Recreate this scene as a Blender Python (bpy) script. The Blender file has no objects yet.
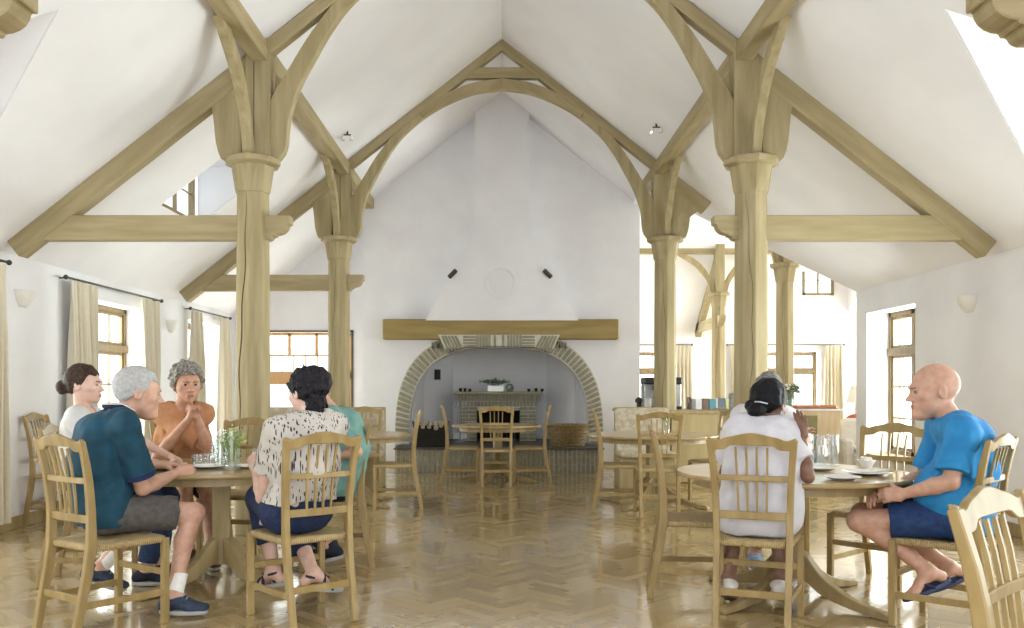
import bpy, bmesh, math, random
import numpy as np
from mathutils import Vector, Matrix, Euler
random.seed(7); np.random.seed(7)
SC = bpy.context.scene
COL = SC.collection
PI = math.pi
F, CX, CY, H = 865.0, 502.0, 387.0, 1.25

def W(px, py, Y):
    """a point of the place from where it shows and how far it stands"""
    s = F / Y
    return Vector(((px - CX) / s, Y, H + (CY - py) / s))

def lin(h):
    h = h.lstrip('#')
    v = [int(h[i:i + 2], 16) / 255 for i in (0, 2, 4)]
    return tuple((c / 12.92 if c <= .04045 else ((c + .055) / 1.055) ** 2.4) for c in v) + (1.0,)

MATS = {}
def mat(name, c1, c2=None, rough=.6, scale=6, stretch=(1, 1, 1), bump=0, bscale=None, detail=5, lo=.35, hi=.65,
        spec=.5, metal=0, sheen=0, coat=0, trans=0, emit=None, sss=0, vary=0, coatr=.05, rot=0):
    if name in MATS: return MATS[name]
    m = bpy.data.materials.new(name); m.use_nodes = True
    nt = m.node_tree; N = nt.nodes; L = nt.links
    b = N['Principled BSDF']
    b.inputs['Roughness'].default_value = rough
    b.inputs['Metallic'].default_value = metal
    b.inputs['Specular IOR Level'].default_value = spec
    if sheen: b.inputs['Sheen Weight'].default_value = sheen
    if coat: b.inputs['Coat Weight'].default_value = coat; b.inputs['Coat Roughness'].default_value = coatr
    if trans: b.inputs['Transmission Weight'].default_value = trans
    if sss:
        b.inputs['Subsurface Weight'].default_value = sss; b.inputs['Subsurface Radius'].default_value = (.02, .008, .004)
    if emit: b.inputs['Emission Color'].default_value = lin(emit[0]); b.inputs['Emission Strength'].default_value = emit[1]
    tc = N.new('ShaderNodeTexCoord'); mp = N.new('ShaderNodeMapping')
    mp.inputs['Scale'].default_value = stretch
    if rot:
        vr = N.new('ShaderNodeVectorRotate'); vr.rotation_type = 'Y_AXIS'; vr.inputs['Angle'].default_value = rot
        L.new(tc.outputs['Object'], vr.inputs['Vector']); L.new(vr.outputs[0], mp.inputs['Vector'])
    else: L.new(tc.outputs['Object'], mp.inputs['Vector'])
    nz = N.new('ShaderNodeTexNoise'); nz.inputs['Scale'].default_value = scale; nz.inputs['Detail'].default_value = detail
    L.new(mp.outputs[0], nz.inputs['Vector'])
    cr = N.new('ShaderNodeValToRGB')
    cr.color_ramp.elements[0].color = lin(c1); cr.color_ramp.elements[1].color = lin(c2 or c1)
    cr.color_ramp.elements[0].position = lo; cr.color_ramp.elements[1].position = hi
    L.new(nz.outputs['Fac'], cr.inputs['Fac'])
    out = cr.outputs['Color']
    if vary:
        oi = N.new('ShaderNodeObjectInfo'); hs = N.new('ShaderNodeHueSaturation'); mr = N.new('ShaderNodeMapRange')
        mr.inputs['To Min'].default_value = 1 - vary; mr.inputs['To Max'].default_value = 1 + vary
        L.new(oi.outputs['Random'], mr.inputs['Value']); L.new(mr.outputs[0], hs.inputs['Value']); L.new(out, hs.inputs['Color'])
        out = hs.outputs['Color']
    L.new(out, b.inputs['Base Color'])
    if bump:
        n2 = N.new('ShaderNodeTexNoise'); n2.inputs['Scale'].default_value = bscale or scale * 3; n2.inputs['Detail'].default_value = 4
        L.new(mp.outputs[0], n2.inputs['Vector'])
        bp = N.new('ShaderNodeBump'); bp.inputs['Strength'].default_value = bump; bp.inputs['Distance'].default_value = .01
        L.new(n2.outputs['Fac'], bp.inputs['Height']); L.new(bp.outputs[0], b.inputs['Normal'])
    MATS[name] = m
    return m

class MB:
    def __init__(s): s.v = []; s.f = []; s.m = []; s.cur = 0; s.M = Matrix()
    def add(s, vs, fs):
        o = len(s.v)
        s.v += [tuple(s.M @ Vector(p)) for p in vs]
        s.f += [tuple(i + o for i in f) for f in fs]; s.m += [s.cur] * len(fs)
    def box(s, x0, x1, y0, y1, z0, z1):
        s.add([(x0, y0, z0), (x1, y0, z0), (x1, y1, z0), (x0, y1, z0), (x0, y0, z1), (x1, y0, z1), (x1, y1, z1), (x0, y1, z1)],
              [(3, 2, 1, 0), (4, 5, 6, 7), (0, 1, 5, 4), (1, 2, 6, 5), (2, 3, 7, 6), (3, 0, 4, 7)])
    def loft(s, rings, cap=True, closed=False):
        n = len(rings[0]); vs = [p for r in rings for p in r]; fs = []
        k = len(rings)
        for i in range(k if closed else k - 1):
            a = i * n; b = ((i + 1) % k) * n
            for j in range(n):
                j2 = (j + 1) % n
                fs.append((a + j, a + j2, b + j2, b + j))
        if cap and not closed:
            fs.append(tuple(range(n - 1, -1, -1))); fs.append(tuple(range((k - 1) * n, k * n)))
        s.add(vs, fs)
    def sweep(s, path, side, w, d):
        """rectangular section: w along the constant side vector, d across it"""
        path = [Vector(p) for p in path]; side = Vector(side).normalized(); n = len(path); R = []
        ww = w if isinstance(w, (list, tuple)) else [w] * n
        dd = d if isinstance(d, (list, tuple)) else [d] * n
        for i, p in enumerate(path):
            t = (path[min(i + 1, n - 1)] - path[max(i - 1, 0)]).normalized()
            nn = t.cross(side).normalized(); a = side * ww[i] / 2; b = nn * dd[i] / 2
            R.append([p - a - b, p + a - b, p + a + b, p - a + b])
        s.loft(R)
    def tube(s, path, r, n=8, cap=True, closed=False):
        path = [Vector(p) for p in path]; k = len(path); R = []
        rr = r if isinstance(r, (list, tuple)) else [r] * k
        up = None
        for i, p in enumerate(path):
            if closed: t = (path[(i + 1) % k] - path[i - 1]).normalized()
            else: t = (path[min(i + 1, k - 1)] - path[max(i - 1, 0)]).normalized()
            if up is None: up = Vector((0, 0, 1)) if abs(t.z) < .9 else Vector((1, 0, 0))
            a = t.cross(up).normalized(); b = a.cross(t).normalized(); up = b
            R.append([p + (a * math.cos(2 * PI * j / n) + b * math.sin(2 * PI * j / n)) * rr[i] for j in range(n)])
        s.loft(R, cap, closed)
    def lathe(s, prof, n=24, c=(0, 0, 0), sx=1, sy=1, cap=True, ph=0):
        R = [[(c[0] + r * sx * math.cos(2 * PI * j / n + ph), c[1] + r * sy * math.sin(2 * PI * j / n + ph), c[2] + z) for j in range(n)] for r, z in prof]
        s.loft(R, cap)
    def prism(s, poly, z0, z1, fr=None):
        """polygon in the plane of fr's first two columns, extruded along the third"""
        n = len(poly); f = fr or Matrix()
        M0 = s.M; s.M = M0 @ f
        s.add([(x, y, z0) for x, y in poly] + [(x, y, z1) for x, y in poly],
              [tuple(range(n - 1, -1, -1)), tuple(range(n, 2 * n))] + [(i, (i + 1) % n, n + (i + 1) % n, n + i) for i in range(n)])
        s.M = M0
    def ico(s, c, r, sub=2):
        bm = bmesh.new(); bmesh.ops.create_icosphere(bm, subdivisions=sub, radius=1)
        rr = r if isinstance(r, (list, tuple)) else (r, r, r)
        bm.verts.ensure_lookup_table()
        s.add([(c[0] + v.co.x * rr[0], c[1] + v.co.y * rr[1], c[2] + v.co.z * rr[2]) for v in bm.verts],
              [tuple(v.index for v in f.verts) for f in bm.faces]); bm.free()
    def build(s, name, m, parent=None, bevel=0, smooth=None, ang=35, recalc=True):
        if smooth is None: smooth = not bevel
        me = bpy.data.meshes.new(name)
        me.from_pydata(s.v, [], s.f)
        ms = m if isinstance(m, (list, tuple)) else [m]
        for q in ms: me.materials.append(q)
        if len(ms) > 1: me.polygons.foreach_set('material_index', s.m)
        bm = bmesh.new(); bm.from_mesh(me)
        if recalc: bmesh.ops.recalc_face_normals(bm, faces=bm.faces)
        if bevel:
            ed = [e for e in bm.edges if len(e.link_faces) == 2 and e.calc_face_angle(0) > .6]
            bmesh.ops.bevel(bm, geom=ed, offset=bevel, segments=1, profile=.5, affect='EDGES', clamp_overlap=True)
        bm.to_mesh(me); bm.free()
        if smooth:
            me.polygons.foreach_set('use_smooth', [True] * len(me.polygons)); me.set_sharp_from_angle(angle=math.radians(ang))
        o = bpy.data.objects.new(name, me); COL.objects.link(o)
        if parent: o.parent = parent
        return o

def FR(o, x, y):
    """frame with origin o and axes x, y (third = x cross y)"""
    x = Vector(x).normalized(); y = Vector(y).normalized(); z = x.cross(y)
    M = Matrix((x, y, z)).transposed().to_4x4(); M.translation = Vector(o)
    return M

def tag(o, label, cat, group=None, kind=None):
    o['label'] = label; o['category'] = cat
    if group: o['group'] = group
    if kind: o['kind'] = kind
    return o
def thing(name, loc=(0, 0, 0), rz=0, label=None, cat=None, group=None):
    o = bpy.data.objects.new(name, None); COL.objects.link(o); o.location = loc; o.rotation_euler = (0, 0, rz)
    o.empty_display_size = .1
    if label: tag(o, label, cat, group)
    return o
def struct(o):
    o['kind'] = 'structure'; return o
def copy_tree(o, parent=None):
    c = o.copy(); COL.objects.link(c); c.parent = parent
    for ch in list(o.children): copy_tree(ch, c)
    return c
def wob(t, *k): return sum(math.sin(t * (2.1 + 1.7 * i) + q * 5.3) for i, q in enumerate(k)) / max(1, len(k))

# ---------------------------------------------------------------- materials
M_PLASTER = mat('wall_plaster', '#e3e3e8', '#eaeaee', .85, 2, bump=.05, bscale=40)
M_CEIL = mat('ceiling_plaster', '#e8e8ee', '#eeeef4', .9, 1.5, bump=.04, bscale=30)
M_OAKX = mat('oak_timber_x', '#938560', '#a69774', .7, 5, (.35, 3, 3), bump=.08, bscale=14, vary=.05)
M_OAKY = mat('oak_timber_y', '#938560', '#a69774', .7, 5, (3, .35, 3), bump=.08, bscale=14, vary=.05)
M_OAKZ = mat('oak_timber_z', '#938560', '#a99b77', .7, 5, (3, 3, .3), bump=.08, bscale=14, vary=.04)
M_CHAIR = mat('chair_oak', '#917a4c', '#a68f60', .42, 9, (2, 2, .5), vary=.06, spec=.4)
M_TABLE = mat('table_oak', '#9b8253', '#ad9566', .28, 5, (.6, 4, 4), spec=.5, coat=.4, coatr=.1)
M_TABLEB = mat('table_base_oak', '#937f55', '#a69268', .45, 6, (3, 3, .5))
M_OAKL = mat('oak_timber_rising', '#938560', '#a69774', .7, 5, (.35, 3, 3), bump=.08, bscale=14, vary=.05, rot=.665)
M_OAKR = mat('oak_timber_falling', '#938560', '#a69774', .7, 5, (.35, 3, 3), bump=.08, bscale=14, vary=.05, rot=-.665)
M_DARKLINE = mat('timber_crack', '#3b3222', '#4a3f2a', .9, 20)
M_WINWOOD = mat('window_wood', '#7b6849', '#8f7b58', .5, 8, (3, 3, .5))
M_IRON = mat('dark_iron', '#3a3835', '#4a4743', .5, 20, metal=.6)
M_BLACK = mat('soot_black', '#0d0c0b', '#171513', .85, 8)
M_WHITEC = mat('white_ceramic', '#eeeeec', '#f4f4f2', .15, 5, coat=.5)
M_LAMPW = mat('sconce_plaster', '#e2e0db', '#e8e6e1', .8, 8)
M_CURT = mat('curtain_linen', '#cfc6b2', '#d8d0be', .9, 60, (3, 3, .4), bump=.1, sheen=.2)

def glass_mat(name, tint='#f4f8f6', refl=1.45, add=.0):
    m = bpy.data.materials.new(name); m.use_nodes = True; nt = m.node_tree; N = nt.nodes; L = nt.links
    N.remove(N['Principled BSDF'])
    t = N.new('ShaderNodeBsdfTransparent'); t.inputs[0].default_value = lin(tint)
    g = N.new('ShaderNodeBsdfGlossy'); g.inputs['Roughness'].default_value = 0
    fr = N.new('ShaderNodeFresnel'); fr.inputs[0].default_value = refl
    mx = N.new('ShaderNodeMixShader'); ge = N.new('ShaderNodeNewGeometry'); mu = N.new('ShaderNodeMath'); mu.operation = 'MULTIPLY'; iv = N.new('ShaderNodeMath'); iv.operation = 'SUBTRACT'; iv.inputs[0].default_value = 1
    L.new(ge.outputs['Backfacing'], iv.inputs[1]); L.new(fr.outputs[0], mu.inputs[0]); L.new(iv.outputs[0], mu.inputs[1])
    ad = N.new('ShaderNodeMath'); ad.operation = 'ADD'; ad.use_clamp = True; ad.inputs[1].default_value = add; L.new(mu.outputs[0], ad.inputs[0])
    L.new(ad.outputs[0], mx.inputs[0]); L.new(t.outputs[0], mx.inputs[1]); L.new(g.outputs[0], mx.inputs[2])
    L.new(mx.outputs[0], N['Material Output'].inputs['Surface'])
    return m
M_PANE = glass_mat('window_glass')
M_GLASS = glass_mat('drinking_glass', '#f9fbfb', 1.6, .07)
M_WATER = glass_mat('water', '#fcffff', 1.33)

def parquet():
    m = bpy.data.materials.new('parquet_floor'); m.use_nodes = True; nt = m.node_tree; N = nt.nodes; L = nt.links
    b = N['Principled BSDF']
    def val(v):
        n = N.new('ShaderNodeValue'); n.outputs[0].default_value = v; return n.outputs[0]
    def mt(op, a, c=None, d=None):
        n = N.new('ShaderNodeMath'); n.operation = op
        for i, q in enumerate((a, c, d)):
            if q is None: continue
            if isinstance(q, (int, float)): n.inputs[i].default_value = q
            else: L.new(q, n.inputs[i])
        return n.outputs[0]
    geo = N.new('ShaderNodeNewGeometry'); sx = N.new('ShaderNodeSeparateXYZ'); L.new(geo.outputs['Position'], sx.inputs[0])
    # herringbone, blocks w wide and 4w long, laid at 45 degrees to the room
    w = .075
    x = mt('MULTIPLY', mt('ADD', sx.outputs[0], sx.outputs[1]), .7071 / w)
    y = mt('MULTIPLY', mt('SUBTRACT', sx.outputs[1], sx.outputs[0]), .7071 / w)
    fx = mt('FLOOR', x); fy = mt('FLOOR', y)
    k = mt('FLOORED_MODULO', mt('SUBTRACT', fx, fy), 8)
    horiz = mt('LESS_THAN', k, 3.5)
    # block ids
    idh_a = mt('SUBTRACT', fx, k); idh_b = fy
    kk = mt('SUBTRACT', k, 4)
    idv_a = fx; idv_b = mt('SUBTRACT', fy, mt('SUBTRACT', 3, kk))
    def mix(f, a, c):
        return mt('ADD', mt('MULTIPLY', f, a), mt('MULTIPLY', mt('SUBTRACT', 1, f), c))
    ia = mix(horiz, idh_a, idv_a); ib = mix(horiz, idh_b, idv_b)
    cv = N.new('ShaderNodeCombineXYZ'); L.new(ia, cv.inputs[0]); L.new(ib, cv.inputs[1]); L.new(horiz, cv.inputs[2])
    wn = N.new('ShaderNodeTexWhiteNoise'); L.new(cv.outputs[0], wn.inputs['Vector'])
    cr = N.new('ShaderNodeValToRGB'); e = cr.color_ramp.elements
    e[0].color = lin('#a68e5e'); e[1].color = lin('#baa273'); e.new(.5).color = lin('#b09868')
    L.new(wn.outputs['Value'], cr.inputs[0])
    mp = N.new('ShaderNodeMapping'); mp.inputs['Rotation'].default_value = (0, 0, PI / 4); mp.inputs['Scale'].default_value = (2, 2, 1)
    L.new(geo.outputs['Position'], mp.inputs[0])
    nz = N.new('ShaderNodeTexNoise'); nz.inputs['Scale'].default_value = 9; nz.inputs['Detail'].default_value = 6; L.new(mp.outputs[0], nz.inputs[0])
    mx = N.new('ShaderNodeMix'); mx.data_type = 'RGBA'; mx.blend_type = 'MULTIPLY'; mx.inputs[0].default_value = .14
    L.new(cr.outputs[0], mx.inputs['A']); L.new(nz.outputs['Color'], mx.inputs['B'])
    # joints
    frx = mt('FRACT', x); fry = mt('FRACT', y)
    ex = mt('MINIMUM', frx, mt('SUBTRACT', 1, frx)); ey = mt('MINIMUM', fry, mt('SUBTRACT', 1, fry))
    along = mix(horiz, ey, ex)
    joint = mt('LESS_THAN', along, .035)
    m2 = N.new('ShaderNodeMix'); m2.data_type = 'RGBA'; L.new(mt('MULTIPLY', joint, .45), m2.inputs[0])
    L.new(mx.outputs['Result'], m2.inputs['A']); m2.inputs['B'].default_value = lin('#7d6640')
    L.new(m2.outputs['Result'], b.inputs['Base Color'])
    n3 = N.new('ShaderNodeTexNoise'); n3.inputs['Scale'].default_value = 3.5; n3.inputs['Detail'].default_value = 2
    L.new(geo.outputs['Position'], n3.inputs[0])
    rr = N.new('ShaderNodeMapRange'); rr.inputs['To Min'].default_value = .2; rr.inputs['To Max'].default_value = .34
    L.new(wn.outputs['Value'], rr.inputs[0]); L.new(rr.outputs[0], b.inputs['Roughness'])
    bp = N.new('ShaderNodeBump'); bp.inputs['Strength'].default_value = .16; bp.inputs['Distance'].default_value = .01
    hh = mt('ADD', mt('MULTIPLY', n3.outputs['Fac'], .6), mt('MULTIPLY', wn.outputs['Value'], .12))
    L.new(hh, bp.inputs['Height']); L.new(bp.outputs[0], b.inputs['Normal']); L.new(bp.outputs[0], b.inputs['Coat Normal'])
    b.inputs['Coat Weight'].default_value = 1.0; b.inputs['Coat Roughness'].default_value = .10; b.inputs['Coat IOR'].default_value = 1.55
    b.inputs['Specular IOR Level'].default_value = .6
    return m
M_FLOOR = parquet()
# ---------------------------------------------------------------- the room
XW, ZE, SL, ZR = 4.3, 2.42, .784, 5.79          # half width, eaves, pitch, ridge
def zc(x): return ZR - SL * abs(x)
YB, YN = 13.9, -3.2                              # back wall, near end
YV = 10.5                                        # where the right-hand wall stops and the cross wing opens
WT = .38

def panel(mb, fr, u0, u1, v0, v1, t, holes):
    """wall slab in the frame's u, v plane, thickness t along its third axis, with rectangular holes (u0,u1,v0,v1)"""
    us = sorted({u0, u1, *[h[0] for h in holes], *[h[1] for h in holes]}); vs = sorted({v0, v1, *[h[2] for h in holes], *[h[3] for h in holes]})
    solid = lambda i, j: 0 <= i < len(us) - 1 and 0 <= j < len(vs) - 1 and not any(h[0] - 1e-6 < (us[i] + us[i + 1]) / 2 < h[1] + 1e-6 and h[2] - 1e-6 < (vs[j] + vs[j + 1]) / 2 < h[3] + 1e-6 for h in holes)
    M0 = mb.M; mb.M = M0 @ fr
    for i in range(len(us) - 1):
        for j in range(len(vs) - 1):
            if not solid(i, j): continue
            a, b, c, d = us[i], us[i + 1], vs[j], vs[j + 1]
            mb.add([(a, c, 0), (b, c, 0), (b, d, 0), (a, d, 0)], [(0, 1, 2, 3)])
            mb.add([(a, c, t), (b, c, t), (b, d, t), (a, d, t)], [(3, 2, 1, 0)])
            if not solid(i - 1, j): mb.add([(a, c, 0), (a, d, 0), (a, d, t), (a, c, t)], [(0, 1, 2, 3)])
            if not solid(i + 1, j): mb.add([(b, c, 0), (b, c, t), (b, d, t), (b, d, 0)], [(0, 1, 2, 3)])
            if not solid(i, j - 1): mb.add([(a, c, 0), (a, c, t), (b, c, t), (b, c, 0)], [(0, 1, 2, 3)])
            if not solid(i, j + 1): mb.add([(a, d, 0), (b, d, 0), (b, d, t), (a, d, t)], [(0, 1, 2, 3)])
    mb.M = M0

# floor
mb = MB(); mb.box(-4.8, 4.8, YN, 21, -.1, 0); mb.box(4.8, 12.6, 10.1, 21, -.1, 0)
struct(mb.build('floor', M_FLOOR, smooth=False))

# walls: left (three windows), right (two windows), back (garden door), cross wing
LW = [(2.6, 4.1, .47, 2.15), (5.3, 7.0, .47, 2.15), (8.95, 10.5, .47, 2.18), (11.85, 13.15, .12, 2.18)]
RW = [(2.4, 3.9, .47, 2.12), (5.3, 6.9, .47, 2.12), (9.0, 10.2, .47, 2.12)]
mb = MB(); panel(mb, FR((-XW, 0, 0), (0, 1, 0), (0, 0, 1)), YN, YB + .3, 0, ZE + .03, WT * -1, LW)
struct(mb.build('wall_left', M_PLASTER, smooth=False, recalc=False))
mb = MB(); panel(mb, FR((XW, 0, 0), (0, 1, 0), (0, 0, 1)), YN, YV, 0, ZE + .03, WT, RW)
struct(mb.build('wall_right', M_PLASTER, smooth=False, recalc=False))
mb = MB(); panel(mb, FR((0, YB, 0), (1, 0, 0), (0, 0, 1)), -XW - .2, -2.0, 0, 3.9, -.3, [(-3.95, -2.42, 0, 2.13)])
# sloping top of the back wall is closed by the ceiling in front of it
struct(mb.build('wall_back_aisle', M_PLASTER, smooth=False, recalc=False))

# cross wing: near eaves at YV, ridge at YR, far eaves at Y 20
YF = 20.0; YR = (YF + YV) / 2; ZWR = ZE + SL * (YF - YR)
FW = [(2.25, 3.95, .47, 2.07), (5.6, 7.36, .47, 2.07), (9.2, 10.9, .47, 2.07)]
mb = MB(); panel(mb, FR((0, YF, 0), (1, 0, 0), (0, 0, 1)), 2.0, 12.3, 0, ZE + .03, -WT, FW)
struct(mb.build('wall_wing_far', M_PLASTER, smooth=False, recalc=False))
mb = MB(); panel(mb, FR((0, YV, 0), (1, 0, 0), (0, 0, 1)), XW + WT, 12.3, 0, ZE + .03, WT, [(5.4, 7.0, .47, 2.07), (8.4, 10, .47, 2.07)])
struct(mb.build('wall_wing_near', M_PLASTER, smooth=False, recalc=False))
def gable(x, t, holes, name):
    mb = MB(); panel(mb, FR((x, 0, 0), (0, 1, 0), (0, 0, 1)), YV, YF, 0, ZE, t, holes)
    mb.prism([(YV, ZE), (YF, ZE), (YR, ZWR)], 0, t, FR((x, 0, 0), (0, 1, 0), (0, 0, 1)))
    struct(mb.build(name, M_PLASTER, smooth=False))
gable(12.0, .3, [(12.5, 14.6, .1, 2.1), (15.8, 18, .1, 2.1)], 'wall_wing_end')  # end wall out of view; its window openings are added to light the wing
# wing's inner end (behind the fireplace wall)
mb = MB()
mb.prism([(13.93, 0), (YF, 0), (YF, ZE), (YR, ZWR), (13.52, ZE + SL * 3.0)], -.15, .0, FR((2.12, 0, 0), (0, 1, 0), (0, 0, 1)))
mb.prism([(YV + XW - 2.15, zc(2.15)), (13.5, zc(2.15)), (13.5, ZE + SL * 3.0)], -.1, 0, FR((2.15, 0, 0), (0, 1, 0), (0, 0, 1)))
struct(mb.build('wall_wing_inner', M_PLASTER, smooth=False))

# ceiling: one mesh of sloping faces
cb = MB()
def P3(x, y, z=None): return (x, y, zc(x) if z is None else z)
DA, DX = 5.4, 2.77; DK = .77; DB = (XW - DX) * DK                      # gabled dormers of the near bay
ya0, ya1 = DA - DB, DA + DB
def slope_main(sg, yend, hole=None):
    x = lambda v: sg * v
    f = []
    def q(*pts): cb.add([P3(x(a), b) for a, b in pts], [tuple(range(len(pts)))])
    q((0, YN), (DX, YN), (DX, DA), (0, DA)); q((DX, YN), (XW, YN), (XW, ya0), (DX, DA))
    q((0, DA), (DX, DA), (DX, 8.0), (0, 8.0)); q((DX, DA), (XW, ya1), (XW, 8.0), (DX, 8.0))
    # dormer: two little slopes meeting in a level ridge, and the gable above the eaves
    zr = zc(DX)
    for ye in (ya0, ya1):
        cb.add([(x(DX), DA, zr), (x(XW + .3), DA, zr), (x(XW + .3), ye, ZE), (x(XW), ye, ZE)], [(0, 1, 2, 3)])
slope_main(-1, YB); slope_main(1, YV)
def cells(x0, x1, y0, y1, holes):
    xs = sorted({x0, x1, *[h[0] for h in holes], *[h[1] for h in holes]}); ys = sorted({y0, y1, *[h[2] for h in holes], *[h[3] for h in holes]})
    for i in range(len(xs) - 1):
        for j in range(len(ys) - 1):
            a, b, c, d = xs[i], xs[i + 1], ys[j], ys[j + 1]
            if any(h[0] < (a + b) / 2 < h[1] and h[2] < (c + d) / 2 < h[3] for h in holes): continue
            cb.add([P3(a, c), P3(b, c), P3(b, d), P3(a, d)], [(0, 1, 2, 3)])
HD = (-3.45, -2.6, 8.72, 9.8)
cells(-XW, 0, 8.0, YB, [HD])
cb.add([(HD[0], HD[2], zc(HD[0])), (HD[1], HD[2], zc(HD[1])), (HD[0], HD[2], zc(HD[1]))], [(0, 1, 2)])
cb.add([(HD[0], HD[3], zc(HD[0])), (HD[1], HD[3], zc(HD[1])), (HD[0], HD[3], zc(HD[1]))], [(0, 1, 2)])
cb.add([(HD[0] - .1, HD[2], zc(HD[1])), (HD[1], HD[2], zc(HD[1])), (HD[1], HD[3], zc(HD[1])), (HD[0] - .1, HD[3], zc(HD[1]))], [(0, 1, 2, 3)])
# right slope up to the valley, and the strip above the fireplace
cb.add([P3(0, 8), P3(XW, 8), P3(XW, YV), P3(2.15, YV + XW - 2.15), P3(2.15, 13.7), P3(0, 13.7)], [(0, 1, 2, 3, 4, 5)])
# wing slopes
cb.add([(XW, YV, ZE), (12.2, YV, ZE), (12.2, YR, ZWR), (2.15, YR, ZWR), (2.15, YV + XW - 2.15, zc(2.15))], [(0, 1, 2, 3, 4)])
def zf(y): return ZE + SL * (YF - y)
WD = (6.35, 7.75, 18.3, 19.35)
xs = [2.1, WD[0], WD[1], 12.2]
for a, b in zip(xs[:-1], xs[1:]):
    if a == WD[0]:
        cb.add([(a, YF, zf(YF)), (b, YF, zf(YF)), (b, WD[3], zf(WD[3])), (a, WD[3], zf(WD[3]))], [(0, 1, 2, 3)])
        cb.add([(a, WD[2], zf(WD[2])), (b, WD[2], zf(WD[2])), (b, YR, ZWR), (a, YR, ZWR)], [(0, 1, 2, 3)])
        for x in (a, b): cb.add([(x, WD[3], zf(WD[3])), (x, WD[2], zf(WD[2])), (x, WD[3], zf(WD[2]) + .1)], [(0, 1, 2)])
        zt = zf(WD[2])
        cb.add([(a, WD[2], zt), (b, WD[2], zt), (b, WD[3] + .1, zt + .1), (a, WD[3] + .1, zt + .1)], [(0, 1, 2, 3)])
    else: cb.add([(a, YF, zf(YF)), (b, YF, zf(YF)), (b, YR, ZWR), (a, YR, ZWR)], [(0, 1, 2, 3)])
ceiling = struct(cb.build('ceiling', M_CEIL, smooth=False, recalc=False))
sol = ceiling.modifiers.new('s', 'SOLIDIFY'); sol.thickness = .02; sol.offset = 0

# little gables over the near dormers
def gbl(sg, name):
    mb = MB(); zr = zc(DX); x = sg * (XW + .02)
    w = .22
    for (a, b, c, d) in ((ya0, DA - .62, ZE, 0), ):
        pass
    # triangle with a rectangular opening
    y0, y1, z0, z1 = DA - .5, DA + .5, ZE + .12, ZE + .62
    pts = [(ya0, ZE), (ya1, ZE), (DA, zr)]
    fr = FR((x, 0, 0), (0, 1, 0), (0, 0, 1)); t = .3 * sg
    zl = lambda y: ZE + (zr - ZE) * (1 - abs(y - DA) / DB)
    mb.prism([(ya0, ZE), (y0, ZE), (y0, zl(y0))], 0, t, fr); mb.prism([(y1, ZE), (ya1, ZE), (y1, zl(y1))], 0, t, fr)
    mb.prism([(y0, ZE), (y1, ZE), (y1, z0), (y0, z0)], 0, t, fr)
    mb.prism([(y0, z1), (y1, z1), (y1, zl(y1)), (DA, zr), (y0, zl(y0))], 0, t, fr)
    struct(mb.build(name, M_PLASTER, smooth=False))
gbl(-1, 'wall_dormer_left'); gbl(1, 'wall_dormer_right')

# skirting boards
def skirt(name, pts):
    mb = MB()
    for (x0, x1, y0, y1) in pts: mb.box(x0, x1, y0, y1, 0, .11)
    struct(mb.build(name, M_TABLEB, bevel=.004))
skirt('baseboard_left', [(-XW, -XW + .02, YN, 11.85), (-XW, -XW + .02, 13.15, YB)])
skirt('baseboard_right', [(XW - .02, XW, YN, YV)])
skirt('baseboard_wing', [(2.2, 12, YF - .02, YF)])

# ---------------------------------------------------------------- windows
def window(name, fr, u0, u1, v0, v1, style, curtain=None):
    """fr: u along the wall, v up, third axis outwards. recessed frame, mullions, panes"""
    root = bpy.data.objects.new(name, None); COL.objects.link(root); struct(root)
    d0, d1 = .26, .33
    mb = MB(); mb.M = fr.copy()
    def bar(a, b, c, d, e0=d0, e1=d1):
        mb.box(a, b, c, d, min(e0, e1), max(e0, e1))
    fw = .055
    bar(u0, u0 + fw, v0, v1); bar(u1 - fw, u1, v0, v1); bar(u0, u1, v1 - fw, v1); bar(u0, u1, v0, v0 + fw)
    mid = (u0 + u1) / 2; zt = v0 + (v1 - v0) * .72
    if style == 'casement':
        bar(u0, u1, zt - .04, zt + .04, d0 - .02, d1)
        bar(mid - .04, mid + .04, v0, v1)
    fo = mb.build('window_frame', M_WINWOOD, root, bevel=.004)
    mb = MB(); mb.M = fr.copy()
    e0, e1 = d0 + .015, d1 - .015
    if style == 'casement':
        for a, b in ((u0 + fw, mid - .04), (mid + .04, u1 - fw)):
            for c, d, n in ((v0 + fw, zt - .04, 3), (zt + .04, v1 - fw, 1)):
                s = .035
                bar(a, a + s, c, d, e0, e1); bar(b - s, b, c, d, e0, e1); bar(a, b, c, c + s, e0, e1); bar(a, b, d - s, d, e0, e1)
                bar((a + b) / 2 - .011, (a + b) / 2 + .011, c, d, e0 + .01, e1 - .01)
                for k in range(1, n): z = c + (d - c) * k / n; bar(a, b, z - .011, z + .011, e0 + .01, e1 - .01)
    elif style == 'small':
        bar(mid - .02, mid + .02, v0, v1, e0, e1)
        bar(u0, u1, v0 + (v1 - v0) * .5 - .01, v0 + (v1 - v0) * .5 + .01, e0 + .01, e1 - .01) if v1 - v0 > .5 else None
    mb.build('casement' if style == 'casement' else 'mullion', M_WINWOOD, root, bevel=.003)
    mb = MB(); mb.M = fr.copy(); mb.box(u0 + .03, u1 - .03, v0 + .03, v1 - .03, (d0 + d1) / 2 - .003, (d0 + d1) / 2 + .003)
    mb.build('pane', M_PANE, root, smooth=False)
    if style == 'casement' and v0 > .3:
        mb = MB(); mb.M = fr.copy(); mb.box(u0 - .04, u1 + .04, v0 - .03, v0 + .006, -.05, d0)
        mb.build('window_sill', M_WINWOOD, root, bevel=.005)
    return root
FL = FR((-XW, 0, 0), (0, 1, 0), (0, 0, 1)); FL = FL @ Matrix.Diagonal((1, 1, -1, 1))
FRt = FR((XW, 0, 0), (0, 1, 0), (0, 0, 1))
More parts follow.
